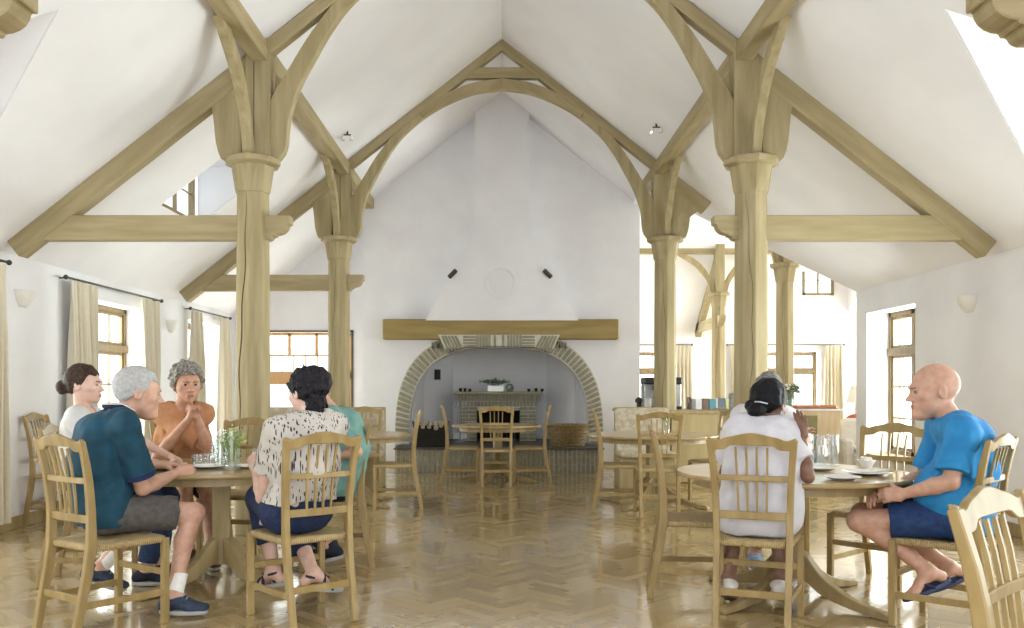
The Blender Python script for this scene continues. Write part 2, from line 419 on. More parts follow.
FF = FR((0, YF, 0), (1, 0, 0), (0, 0, 1)) @ Matrix.Diagonal((1, 1, -1, 1))
FN = FR((0, YV, 0), (1, 0, 0), (0, 0, 1)) @ Matrix.Diagonal((1, 1, 1, 1))
FE = FR((12.0, 0, 0), (0, 1, 0), (0, 0, 1))
wn_ = 0
for i, w in enumerate(LW): wn_ += 1; window('window_%d' % wn_, FL, *w, 'casement')
for w in RW: wn_ += 1; window('window_%d' % wn_, FRt, *w, 'casement')
for w in FW: wn_ += 1; window('window_%d' % wn_, FF, *w, 'casement')
for w in [(5.4, 7.0, .47, 2.07), (8.4, 10, .47, 2.07)]: wn_ += 1; window('window_%d' % wn_, FN, *w, 'casement')
for w in [(12.5, 14.6, .1, 2.1), (15.8, 18, .1, 2.1)]: wn_ += 1; window('window_%d' % wn_, FE, *w, 'casement')  # unseen end wall windows, added for the wing's light
for sg, fr in ((-1, FL), (1, FRt)):
    wn_ += 1; window('window_%d' % wn_, fr @ Matrix.Translation((0, 0, -.1)), DA - .5, DA + .5, ZE + .12, ZE + .62, 'small')
# aisle dormer window and wing dormer window
wn_ += 1; window('window_%d' % wn_, FR((HD[0] + .24, 0, 0), (0, 1, 0), (0, 0, 1)) @ Matrix.Diagonal((1, 1, -1, 1)), HD[2], HD[3], zc(HD[0]), zc(HD[1]), 'small')
wn_ += 1; window('window_%d' % wn_, FR((0, WD[3] - .28, 0), (1, 0, 0), (0, 0, 1)) @ Matrix.Diagonal((1, 1, -1, 1)), 6.72, 7.42, 3.3, 3.98, 'small')
mb = MB(); panel(mb, FR((0, WD[3], 0), (1, 0, 0), (0, 0, 1)), WD[0], WD[1], zf(WD[3]) - .05, zf(WD[2]) + .1, -.1, [(6.72, 7.42, 3.3, 3.98)])
struct(mb.build('wall_wing_dormer', M_PLASTER, smooth=False, recalc=False))

# garden door in the back wall of the left aisle
M_DOORW = mat('door_wood', '#c49a68', '#d3ab7c', .5, 8, (3, 3, .5))
root = bpy.data.objects.new('door_1', None); COL.objects.link(root); struct(root)
mb = MB(); a, b, zt = -3.95, -2.42, 2.13; y0, y1 = YB + .1, YB + .17
mb.box(a, a + .05, y0, y1, 0, zt); mb.box(b - .05, b, y0, y1, 0, zt); mb.box(a, b, y0, y1, zt - .05, zt)
mb.box(a, b, y0, y1, 1.38, 1.5)
mb.build('door_frame', M_DOORW, root, bevel=.004)
mb = MB()
for k in range(1, 8): x = a + (b - a) * k / 8; mb.box(x - .01, x + .01, y0 + .02, y1 - .02, 1.5, 1.77)
mb.box(a, b, y0 + .02, y1 - .02, 1.75, 1.78)
for k in range(1, 3): x = a + (b - a) * (k / 3 if k == 1 else .62); mb.box(x - .025, x + .025, y0, y1, 1.77, zt)
mb.build('transom_bars', M_DOORW, root, bevel=.002)
for (p, q) in ((a + .05, (a + b) / 2 - .005), ((a + b) / 2 + .005, b - .05)):
    mb = MB(); mb.box(p, p + .09, y0, y1 - .02, .02, 1.38); mb.box(q - .09, q, y0, y1 - .02, .02, 1.38)
    mb.box(p, q, y0, y1 - .02, 1.29, 1.38); mb.box(p, q, y0, y1 - .02, .02, .25)
    d = mb.build('door_leaf', M_DOORW, root, bevel=.004)
    mb = MB(); mb.tube([(q - .05, y0 - .04, 1.0), (q - .15, y0 - .04, 1.0)], .009); mb.tube([(q - .05, y0, 1.0), (q - .05, y0 - .04, 1.0)], .009)
    mb.build('door_handle', M_IRON, d)
mb = MB(); mb.box(a + .03, b - .03, y0 + .03, y0 + .036, .1, zt - .03); mb.build('pane', M_PANE, root, smooth=False)
mb = MB(); mb.box(a - .02, a, YB - .02, YB, 0, zt + .03); mb.box(b, b + .035, YB - .02, YB, 0, zt + .03); mb.box(a - .02, b + .035, YB - .02, YB, zt, zt + .03)
struct(mb.build('trim_1', mat('dark_trim', '#54483a', '#655848', .6), bevel=.003))

# ---------------------------------------------------------------- curtains and rods
def curtain(x, y, along, width, z0, z1, n, label, ph=0.0):
    """a gathered curtain hanging from (x, y); along: unit direction of the rod"""
    ax, ay = along; nx, ny = ay, -ax
    mb = MB(); cols, rows = n * 12, 14; th = .006
    for sgn in (1,):
        R = []
        for r in range(rows + 1):
            t = r / rows; z = z1 + (z0 - z1) * t
            ring = []
            spread = 1 + .12 * t * t - .1 * math.sin(PI * min(1, t * 1.3)) * .5
            amp = .014 + .03 * min(1, t * 3)
            for side in (1, -1):
                rng = range(cols + 1) if side == 1 else range(cols, -1, -1)
                for c in rng:
                    u = c / cols; s = (u - .5) * width * spread
                    f = 2 * PI * n * u + ph
                    d = amp * math.sin(f) + .25 * amp * math.sin(f * 2.3 + 1 + t * 2) + .012 * math.sin(f * .37 + t * 3)
                    s += .008 * math.sin(f * .7 + t * 4)
                    d += side * th / 2
                    ring.append((x + ax * s + nx * d, y + ay * s + ny * d, z))
            R.append(ring)
        mb.loft(R)
    o = mb.build('curtain', M_CURT, ang=60)
    return tag(o, label, 'curtain')
def rod(p0, p1, label):
    root = thing('curtain_rod', label=label, cat='curtain rod')
    mb = MB(); mb.tube([p0, p1], .011, 10); mb.build('pole', M_IRON, root)
    d = (Vector(p1) - Vector(p0)).normalized()
    for p, s in ((p0, -1), (p1, 1)):
        q = Vector(p) + d * s * .02; mb = MB(); mb.ico(q, .024); mb.build('finial', M_IRON, root)
    return root
def lrod(y0, y1, label):
    r = rod((-XW + .1, y0, 2.31), (-XW + .1, y1, 2.31), label)
    for y in (y0 + .05, y1 - .05):
        mb = MB(); mb.tube([(-XW, y, 2.31), (-XW + .1, y, 2.31)], .008, 6); mb.build('bracket', M_IRON, r)
lrod(5.0, 7.35, 'dark iron curtain rod over the window nearest the camera on the long wall')
lrod(8.35, 10.65, 'dark iron curtain rod above the window behind the woman with the bun')
lrod(11.68, 13.35, 'dark iron curtain rod over the bright window near the garden door')
curtain(-XW + .1, 7.16, (0, 1), .36, .1, 2.29, 5, 'cream curtain at the picture edge by the long wall, nearest the camera')
curtain(-XW + .1, 8.66, (0, 1), .52, .1, 2.29, 6, 'cream curtain hanging just behind the woman with the bun', 1)
curtain(-XW + .1, 10.3, (0, 1), .5, .1, 2.29, 6, 'cream curtain between the grey-haired diners, far side of their window', 2)
curtain(-XW + .1, 11.9, (0, 1), .4, .1, 2.29, 5, 'cream curtain above the orange shirted man, near side of bright window', 3)
curtain(-XW + .1, 13.1, (0, 1), .42, .1, 2.29, 5, 'narrow cream curtain beside the big oak post, far side of bright window', 4)
def frod(x0, x1, label):
    r = rod((x0, YF - .1, 2.22), (x1, YF - .1, 2.22), label)
    for x in (x0 + .05, x1 - .05):
        mb = MB(); mb.tube([(x, YF, 2.22), (x, YF - .1, 2.22)], .008, 6); mb.build('bracket', M_IRON, r)
frod(2.2, 4.35, 'thin curtain rod in the far wing, above the window behind the coffee machine')
frod(5.2, 7.85, 'thin curtain rod in the far wing, above the window behind the flowers')
curtain(4.17, YF - .12, (1, 0), .36, .1, 2.2, 4, 'pale curtain in the far wing beside the post behind the coffee machine', 1)
curtain(5.42, YF - .12, (1, 0), .36, .1, 2.2, 4, 'pale curtain in the far wing glimpsed just before the big oak post', 2)
curtain(7.62, YF - .12, (1, 0), .42, .1, 2.2, 5, 'pale curtain beside the far wing window behind the flower vase', 3)

# ---------------------------------------------------------------- wall lamps
def sconce(x, y, z, nx, ny, label):
    root = thing('wall_sconce', label=label, cat='wall lamp')
    mb = MB(); R = []
    for k in range(9):
        t = k / 8; r = .13 * math.sin(PI * .5 * (.18 + .82 * t)) ** .8; zz = z - .085 + .15 * t
        ring = []
        for j in range(17):
            a = -PI / 2 + PI * j / 16
            u = math.sin(a) * r; d = max(0.001, math.cos(a) * r * .8)
            ring.append((x + nx * d + (-ny) * u, y + ny * d + nx * u, zz))
        R.append(ring)
    mb.loft(R); mb.build('bowl', M_LAMPW, root, ang=50)
    mb = MB(); mb.box(x - .03 + nx * .02, x + .03 + nx * .02, y - .03 + ny * .02, y + .03 + ny * .02, z + .065, z + .075); mb.build('socket', M_WHITEC, root)
    return root
sconce(-XW, 7.75, 2.05, 1, 0, 'white half-bowl wall lamp above the two chairs standing against the wall')
sconce(-XW, 11.2, 2.04, 1, 0, 'white half-bowl wall lamp between the two curtained windows')
sconce(XW, 7.95, 2.02, -1, 0, 'white half-bowl wall lamp above the bald man in blue')
# ---------------------------------------------------------------- oak frame
XC, ZK = 2.13, 3.2                                # arcade line, top of the capitals
def board(mb, inner, outer, fr, t):
    """curved board between two outlines in fr's plane, thickness t centred"""
    poly = inner + outer[::-1]
    n = len(inner)
    M0 = mb.M; mb.M = M0 @ fr
    rings = []
    for i in range(n):
        (a, b), (c, d) = inner[i], outer[i]
        rings.append([(a, b, -t / 2), (c, d, -t / 2), (c, d, t / 2), (a, b, t / 2)])
    mb.loft(rings); mb.M = M0
def resample(pts, n):
    pts = [Vector(p) for p in pts]; L = [0]
    # Catmull-Rom first
    out = []
    P = [pts[0] * 2 - pts[1]] + pts + [pts[-1] * 2 - pts[-2]]
    for i in range(1, len(P) - 2):
        for k in range(12):
            t = k / 12; a, b, c, d = P[i - 1], P[i], P[i + 1], P[i + 2]
            out.append(.5 * ((2 * b) + (c - a) * t + (2 * a - 5 * b + 4 * c - d) * t * t + (3 * b - a - 3 * c + d) * t ** 3))
    out.append(pts[-1])
    for i in range(1, len(out)): L.append(L[-1] + (out[i] - out[i - 1]).length)
    res = []
    for k in range(n):
        s = L[-1] * k / (n - 1); i = 1
        while i < len(L) - 1 and L[i] < s: i += 1
        u = (s - L[i - 1]) / max(1e-9, L[i] - L[i - 1]); res.append(tuple(out[i - 1].lerp(out[i], min(1, max(0, u)))))
    return res
# half of the great arch, in (distance from the nave axis, height)
A_IN = [(1.90, 3.19), (1.84, 3.29), (1.81, 3.55), (1.73, 3.80), (1.60, 4.05), (1.45, 4.31), (1.25, 4.56), (.88, 4.85), (.42, 5.06), (0, 5.13)]
A_OUT = [(2.04, 3.19), (2.03, 3.40), (2.0, 3.60), (1.93, 3.77), (1.80, 3.98), (1.66, 4.21), (1.50, 4.43), (1.33, 4.63), (.93, 4.96), (.44, 5.19), (0, 5.27)]
def octo(r, z, c=(0, 0)): return [(c[0] + r * math.cos(j * PI / 4), c[1] + r * math.sin(j * PI / 4), z) for j in range(8)]
def post(x, y, label, inward, plate='y', arch=True, out=True, ylen=(1, 1), seed=0, top=4.0, cw=.003):
    """inward: unit vector towards the nave; plate runs across it"""
    root = thing('oak_post', (x, y, 0), math.atan2(inward[1], inward[0]), label, 'wooden post', 'turned-capital oak posts of the hall')
    del root['group']
    mb = MB(); zt = 2.93
    rng = random.Random(seed)
    rings = [octo(.156 - .006 * z, z) for z in (0, .6, 1.2, 1.8, 2.4, zt)]
    mb.loft(rings); sh = mb.build('shaft', M_OAKZ, root, bevel=.006)
    # shrinkage crack running down the shaft, and peg heads
    mb = MB(); a0 = (-1.9 - math.atan2(inward[1], inward[0])) ; rr = .1545
    pts = []
    for k in range(26):
        z = .5 + 2.4 * k / 25; r = (.156 - .006 * z) * math.cos(PI / 8) + .0005
        base = round((a0 - PI / 8) / (PI / 4)) * PI / 4 + PI / 8
        off = .03 * math.sin(z * 2.2 + seed) + .008 * math.sin(z * 11 + seed)
        pts.append(Vector((math.cos(base) * r - math.sin(base) * off, math.sin(base) * r + math.cos(base) * off, z)))
    nrm = Vector((math.cos(base), math.sin(base), 0))
    mb.sweep(pts, nrm, .003, [.0015 + cw * math.sin(PI * k / 25) for k in range(26)]); mb.build('crack', M_DARKLINE, sh)
    mb = MB(); mb.loft([octo(.146, 2.9), octo(.154, 2.93), octo(.186, 3.13)]); mb.build('capital', M_OAKZ, root, bevel=.004)
    mb = MB(); mb.loft([octo(.186, 3.125), octo(.238, 3.145), octo(.238, ZK - .01), octo(.225, ZK)]); mb.build('capital_moulding', M_OAKX, root, bevel=.004)
    mb = MB(); mb.box(-.04, .165, -.09, .09, ZK - .02, min(top + .3, 4.24 + (top - 4.0) * (top > 4.2))); u = mb.build('upper_post', M_OAKZ, root, bevel=.006)
    mb = MB(); mb.box(.03, .036, -.0915, -.0895, ZK + .05, top + .1); mb.build('crack', M_DARKLINE, u)
    if arch: pass
    if out:
        mb = MB()
        i_ = resample([(-.08, 3.19), (-.08, 3.4), (-.08, 3.6), (-.1, 3.92)], 9)
        o_ = resample([(-.26, 3.19), (-.30, 3.32), (-.33, 3.6), (-.38, 3.74)], 9)
        board(mb, i_, o_, FR((0, 0, 0), (1, 0, 0), (0, 0, 1)), .118); mb.build('outer_brace', M_OAKZ, root, bevel=.006)
    for s, f in zip((-1, 1), ylen):
        if not f: continue
        mb = MB()
        i_ = resample([(.08, 3.19), (.15, 3.47), (.40, 3.82), (.80, 4.06)], 12)
        o_ = resample([(.17, 3.19), (.25, 3.44), (.50, 3.75), (.94, 4.03)], 12)
        if f < 0: i_ = [(a, b) for a, b in i_]
        board(mb, i_, o_, FR((0, 0, 0), (0, s, 0), (0, 0, 1)), .08); mb.build('plate_brace', M_OAKZ, root, bevel=.006)
    return root
def rafter(p0, p1, side, w, d, label, name='rafter', m=None, below=True):
    m = M_OAKL if (p1[0] - p0[0]) * (p1[2] - p0[2]) > 0 else M_OAKR
    p0 = Vector(p0); p1 = Vector(p1); t = (p1 - p0).normalized(); n = t.cross(Vector(side)).normalized()
    if n.z > 0: n = -n
    mb = MB(); mb.sweep([p0 + n * d / 2, p1 + n * d / 2], side, w, d)
    return tag(mb.build(name, m or M_OAKX, bevel=.008), label, 'roof beam')
def carved_beam(p_out, p_in, w, z0, z1, label, m):
    """tie beam: square end outwards, carved scroll end inwards"""
    p_out = Vector(p_out); p_in = Vector(p_in); L = (p_in - p_out).length; d = (p_in - p_out).normalized()
    h = z1 - z0
    poly = [(0, z0), (L - .19, z0), (L - .165, z0 + .01), (L - .15, z0 + .035), (L - .125, z0 + .035)]
    for k in range(6): a = -PI / 2 + k * PI / 10; poly.append((L - .125 + .10 * math.cos(a), z0 + .13 + .08 * math.sin(a)))
    poly += [(L, z1 - .075), (L, z1), (0, z1)]
    mb = MB(); mb.prism(poly, -w / 2, w / 2, FR((p_out.x, p_out.y, 0), d, (0, 0, 1)))
    return tag(mb.build('tie_beam', m, bevel=.006), label, 'wooden beam')

def truss(Y, names, right_out=True, left_out=True, arch=True, seeds=(0, 1)):
    nm = names
    for sg, side in ((-1, 'left'), (1, 'right')):
        lab = nm['post'][0 if sg < 0 else 1]
        post(sg * XC, Y, lab, (-sg, 0), out=True, seed=seeds[0] + sg, cw=.010 if Y < 8 and sg < 0 else .002, top=zc(XC) - .22)
        # principal rafters
        x0 = XC - .03
        rafter((sg * x0, Y, zc(x0) - .02), (sg * -.0, Y, ZR - .01), (0, 1, 0), .125 + .003 * sg, .11, nm['raf'][0 if sg < 0 else 1], 'principal_rafter')
        if (sg < 0 and left_out) or (sg > 0 and right_out):
            rafter((sg * (XC + .05), Y, zc(XC + .05) - .01), (sg * 4.2, Y, zc(4.2) - .01), (0, 1, 0), .14, .17, nm['out'][0 if sg < 0 else 1], 'aisle_rafter')
            carved_beam((sg * 3.98, Y, 0), (sg * 1.80, Y, 0), .115, 2.50, 2.71, nm['tie'][0 if sg < 0 else 1], M_OAKX)
        elif sg > 0:
            rafter((sg * (XC + .05), Y, zc(XC + .05) - .01), (sg * 2.72, Y, zc(2.72) - .01), (0, 1, 0), .14, .17, nm['out'][1], 'aisle_rafter')
            mb = MB(); i_ = resample([(.0, 3.19), (.10, 3.4), (.3, 3.6), (.52, 3.72)], 10); o_ = resample([(.14, 3.19), (.24, 3.38), (.42, 3.54), (.62, 3.66)], 10)
            board(mb, i_, o_, FR((XC, Y, 0), (1, 0, 0), (0, 0, 1)), .12)
            tag(mb.build('curved_brace', M_OAKZ, bevel=.006), 'short curved brace under the clipped rafter at the wing opening', 'wooden brace')
        # great arch, two boards a side
        i_ = resample(A_IN, 41); o_ = resample(A_OUT, 41)
        mb = MB(); fr = FR((0, Y, 0), (sg, 0, 0), (0, 0, 1))
        a = tag(bpy.data.objects.new('arch_brace', None), nm['arch'][0 if sg < 0 else 1], 'wooden arch'); COL.objects.link(a)
        for p, q in ((0, 25), (25, 40)):
            mb = MB(); board(mb, i_[p:q + 1] if q == 40 else i_[p:q + 1], o_[p:q + 1], fr, .108); mb.build('arch_board', (M_OAKL if sg < 0 else M_OAKR) if p else M_OAKZ, a, bevel=.006)
        for q in (25,):
            mb = MB(); (a1, b1), (a2, b2) = i_[q], o_[q]
            mb.sweep([(sg * a1, Y - .055, b1), (sg * a2, Y - .055, b2)], (0, 1, 0), .002, .006); mb.build('joint_line', M_DARKLINE, a)
    mb = MB(); zl = 5.27
    mb.prism([(-.62, zl), (.62, zl), (.5, zl + .14), (-.5, zl + .14)], -.05, .05, FR((0, Y, 0), (1, 0, 0), (0, 0, 1)))
    tag(mb.build('collar_beam', M_OAKX, bevel=.006), nm['collar'], 'wooden beam')
    return
truss(7.4, dict(
    post=('big foreground oak post standing behind the orange shirted man', 'big foreground oak post rising behind the white shirted woman'),
    raf=('principal rafter rising from the foreground post behind the orange shirted man', 'principal rafter rising from the foreground post behind the white shirted woman'),
    out=('long sloping aisle rafter ending above the bun woman\'s curtained window', 'long sloping aisle rafter ending above the bald man in blue'),
    tie=('oak tie beam above the table of five diners', 'oak tie beam above the bald man\'s table'),
    arch=('curved arch timber sweeping up from the post behind the orange shirted man', 'curved arch timber sweeping up from the post behind the white shirted woman'),
    collar='collar beam of the nearer roof truss, high above the diners'), seeds=(3, 4))
truss(11.3, dict(
    post=('slimmer far oak post beside the garden door', 'slimmer far oak post in front of the coffee machine'),
    raf=('principal rafter of the far truss, rising from the garden door side', 'principal rafter of the far truss, rising from the cross wing side'),
    out=('shorter sloping aisle rafter beyond the foreground post, by the garden door window', 'clipped stub of rafter beside the cross wing opening'),
    tie=('far oak tie beam crossing above the garden door', 'far tie beam on the wing side'),
    arch=('far curved arch timber springing from the post beside the garden door', 'far curved arch timber springing from the post at the coffee machine'),
    collar='short collar beam at the peak of the far arch'), right_out=False, seeds=(9, 12))
for sg in (-1, 1):
    post(sg * XC, 3.2, 'nearest oak post, beyond the picture edge on the ' + ('bun woman\'s side' if sg < 0 else 'bald man\'s side'), (-sg, 0), seed=20 + sg, top=zc(XC) - .22)
    carved_beam((sg * 3.98, 3.2, 0), (sg * 1.75, 3.2, 0), .14, 2.53, 2.73, 'carved beam end poking in at the upper corner on the ' + ('polo man\'s side' if sg < 0 else 'bald man\'s side'), M_OAKX)
    rafter((sg * (XC + .05), 3.2, zc(XC + .05) - .01), (sg * 4.2, 3.2, zc(4.2) - .01), (0, 1, 0), .13, .17, 'nearest aisle rafter outside the picture on the ' + ('polo man\'s side' if sg < 0 else 'bald man\'s side'), 'aisle_rafter')
# arcade plates
def plate(sg, y0, y1, label):
    x = sg * (XC - .08); z1 = 4.17
    mb = MB(); mb.box(x - .07, x + .07, y0, y1, z1 - .16, z1)
    return tag(mb.build('arcade_plate', M_OAKY, bevel=.008), label, 'wooden beam')
plate(-1, YN + .1, 13.4, 'long level oak beam along the post tops on the garden door side')
plate(1, YN + .1, 12.2, 'long level oak beam along the post tops on the cross wing side')
# the wing's frame
p = post(4.48, 13.7, 'oak post in the wing, showing just beyond the big foreground post', (0, 1), out=True, seed=31, top=4.45)
p = post(4.48, 17.9, 'distant slender oak post with V braces deep in the wing', (0, -1), out=True, seed=33, top=zf(17.9) - .05)
mb = MB(); mb.box(2.2, 11.9, 17.83, 17.97, 4.0, 4.2)
tag(mb.build('arcade_plate', M_OAKX, bevel=.008), 'distant level oak beam crossing the wing behind the V braced post', 'wooden beam')
mb = MB(); mb.box(2.6, 11.9, 13.63, 13.77, 4.3, 4.5)
tag(mb.build('arcade_plate', M_OAKX, bevel=.008), 'level oak beam over the wing posts, hidden behind the ceiling edge', 'wooden beam')
mb = MB(); a = Vector((4.48, 17.95, zf(17.95) - .02)); b = Vector((4.48, 19.85, zf(19.85) - .02))
n = Vector((0, -SL, -1)).normalized(); mb.sweep([a + n * .09, b + n * .09], (1, 0, 0), .13, .17)
tag(mb.build('aisle_rafter', M_OAKY, bevel=.008), 'small sloping rafter on the far wall of the wing', 'roof beam')
carved_beam((4.48, 19.7, 0), (4.48, 17.55, 0), .13, 2.50, 2.71, 'carved tie beam end pointing at the camera from the V braced post', M_OAKY)

# small spotlights on the roof timbers
M_CLEAR = mat('lamp_glass_frost', '#e9ecec', '#f4f6f6', .15, 9, coat=.5)
def spot(x, y, z, label):
    r = thing('spotlight', label=label, cat='spotlight')
    mb = MB(); mb.tube([(x, y, z), (x, y, z - .05)], .012, 8); mb.tube([(x - .05, y, z - .05), (x + .05, y, z - .05)], .008, 8); mb.build('bracket', M_IRON, r)
    for s in (-1, 1): mb = MB(); mb.lathe([(.008, .0), (.014, -.02), (.028, -.06), (.028, -.065)], 12, (x + s * .05, y, z - .05)); mb.build('lamp_head', M_CLEAR, r)
spot(-1.86, 10.4, zc(1.86), 'small clear twin spotlight on the ceiling by the far post on the garden side')
spot(1.82, 10.2, zc(1.82), 'small clear twin spotlight on the ceiling by the far post on the wing side')
spot(-.10, 6.1, zc(.1), 'tiny twin spotlight near the ridge at the top of the picture')
# ---------------------------------------------------------------- fireplace wall
YG = 13.5
M_BRICK = mat('pale_brick', '#85826f', '#9a9681', .85, 12, bump=.3, bscale=60, vary=0)
M_MORT = mat('lime_mortar', '#c9c6bb', '#d3d0c6', .95, 30)
M_SLATE = mat('slate_slab', '#3c3b39', '#4c4a46', .5, 9)
AX, AZ, AE = 1.40, 1.485, 2.9                    # inner half width, rise above the spring line, curve exponent
ZS = .38
def arch_pt(t, o=0.0):
    """t from 0 (left foot) to 1 (right foot); o: offset outwards"""
    a = PI * (1 - t); c, s = math.cos(a), math.sin(a)
    x = (AX + o) * math.copysign(abs(c) ** (2 / AE), c); z = ZS + (AZ + o) * abs(s) ** (2 / AE)
    return x, z
xc_ = -.045
N_ = 64
inner = [arch_pt(i / N_) for i in range(N_ + 1)]
# wall face with the arched hole: strips from arch to outline
mb = MB()
prof = lambda x: zc(x)
def face(yy, flip):
    xs = [(-2.17, 0), (-AX, 0)]
    L = [(x + xc_, z) for x, z in inner]
    # left pier, right pier, above
    def quad(a, b, c, d): mb.add([(p[0], yy, p[1]) for p in (a, b, c, d)], [(0, 1, 2, 3) if not flip else (3, 2, 1, 0)])
    xl, xr = L[0][0], L[-1][0]
    quad((-2.17, 0), (xl, 0), (xl, ZS), (-2.17, ZS)); quad((xr, 0), (2.15, 0), (2.15, ZS), (xr, ZS))
    quad((-2.17, ZS), (xl, ZS), (xl, prof(xl)), (-2.17, prof(2.17))); quad((xr, ZS), (2.15, ZS), (2.15, prof(2.15)), (xr, prof(xr)))
    for i in range(N_):
        (a, b), (c, d) = L[i], L[i + 1]
        if a < 0 < c: quad((a, b), (c, d), (0, ZR), (a, prof(a))); mb.add([(c, yy, d), (c, yy, prof(c)), (0, yy, ZR)], [(0, 1, 2)])
        else: quad((a, b), (c, d), (c, prof(c)), (a, prof(a)))
face(YG, False)
for i in range(N_):
    (a, b), (c, d) = inner[i], inner[i + 1]
    mb.add([(a + xc_, YG, b), (c + xc_, YG, d), (c + xc_, YG + .38, d), (a + xc_, YG + .38, b)], [(0, 1, 2, 3)])
for x in (-AX, AX): mb.add([(x + xc_, YG, 0), (x + xc_, YG, ZS), (x + xc_, YG + .38, ZS), (x + xc_, YG + .38, 0)], [(0, 1, 2, 3)])
for x in (-2.17, 2.15): mb.add([(x, YG, 0), (x, YG, zc(x)), (x, YG + .42, zc(x)), (x, YG + .42, 0)], [(0, 1, 2, 3)])
face(YG + .38, True)
struct(mb.build('wall_fireplace', M_PLASTER, smooth=True, ang=20, recalc=False))
# chimney breast: tapered hood and stack standing slightly proud
mb = MB()
zb, zm = 2.27, 3.62
f = .27
mb.add([(-1.17, YG, zb), (1.17, YG, zb), (1.17, YG - f, zb), (-1.17, YG - f, zb), (-.42, YG, zm), (.42, YG, zm), (.42, YG - f * .9, zm), (-.42, YG - f * .9, zm)],
       [(0, 1, 2, 3), (3, 2, 6, 7), (0, 3, 7, 4), (1, 5, 6, 2)])
mb.add([(-.42, YG, zm), (.42, YG, zm), (.42, YG - f * .9, zm), (-.42, YG - f * .9, zm), (-.42, YG, 5.5), (.42, YG, 5.5), (.42, YG - f * .9, 5.45), (-.42, YG - f * .9, 5.45), (0, YG, 5.78), (0, YG - f * .9, 5.78)],
       [(0, 3, 7, 4), (1, 5, 6, 2), (3, 2, 6, 9, 7), (7, 9, 8, 4), (9, 6, 5, 8)])
struct(mb.build('wall_chimney_hood', M_PLASTER, smooth=False, recalc=True))
mb = MB(); R = []
for k in range(40):
    a = 2 * PI * k / 40; R.append([(r * math.cos(a) - .02, YG - f - d, 2.86 + r * math.sin(a)) for r, d in ((.195, -.02), (.20, .008), (.23, .014), (.255, .008), (.26, -.02))])
mb.loft(R, closed=True)
tag(mb.build('plaster_roundel', M_PLASTER, ang=60), 'faint raised plaster ring on the chimney hood above the fireplace', 'wall ornament')
# recess
mb = MB(); yb = 14.95; ZH = .36
P = [(-AX + xc_, YG + .3), (-1.32, 14.35), (-.86, yb), (.78, yb), (1.22, 14.4), (AX + xc_, YG + .3)]
for (a, b), (c, d) in zip(P[:-1], P[1:]): mb.add([(a, b, 0), (c, d, 0), (c, d, 2.0), (a, b, 2.0)], [(0, 1, 2, 3)])
mb.add([(a, b, 2.0) for a, b in P], [tuple(range(6))]); 
o = struct(mb.build('wall_recess', M_PLASTER, smooth=False)); sm = o.modifiers.new('s', 'SOLIDIFY'); sm.thickness = .03; sm.offset = 1

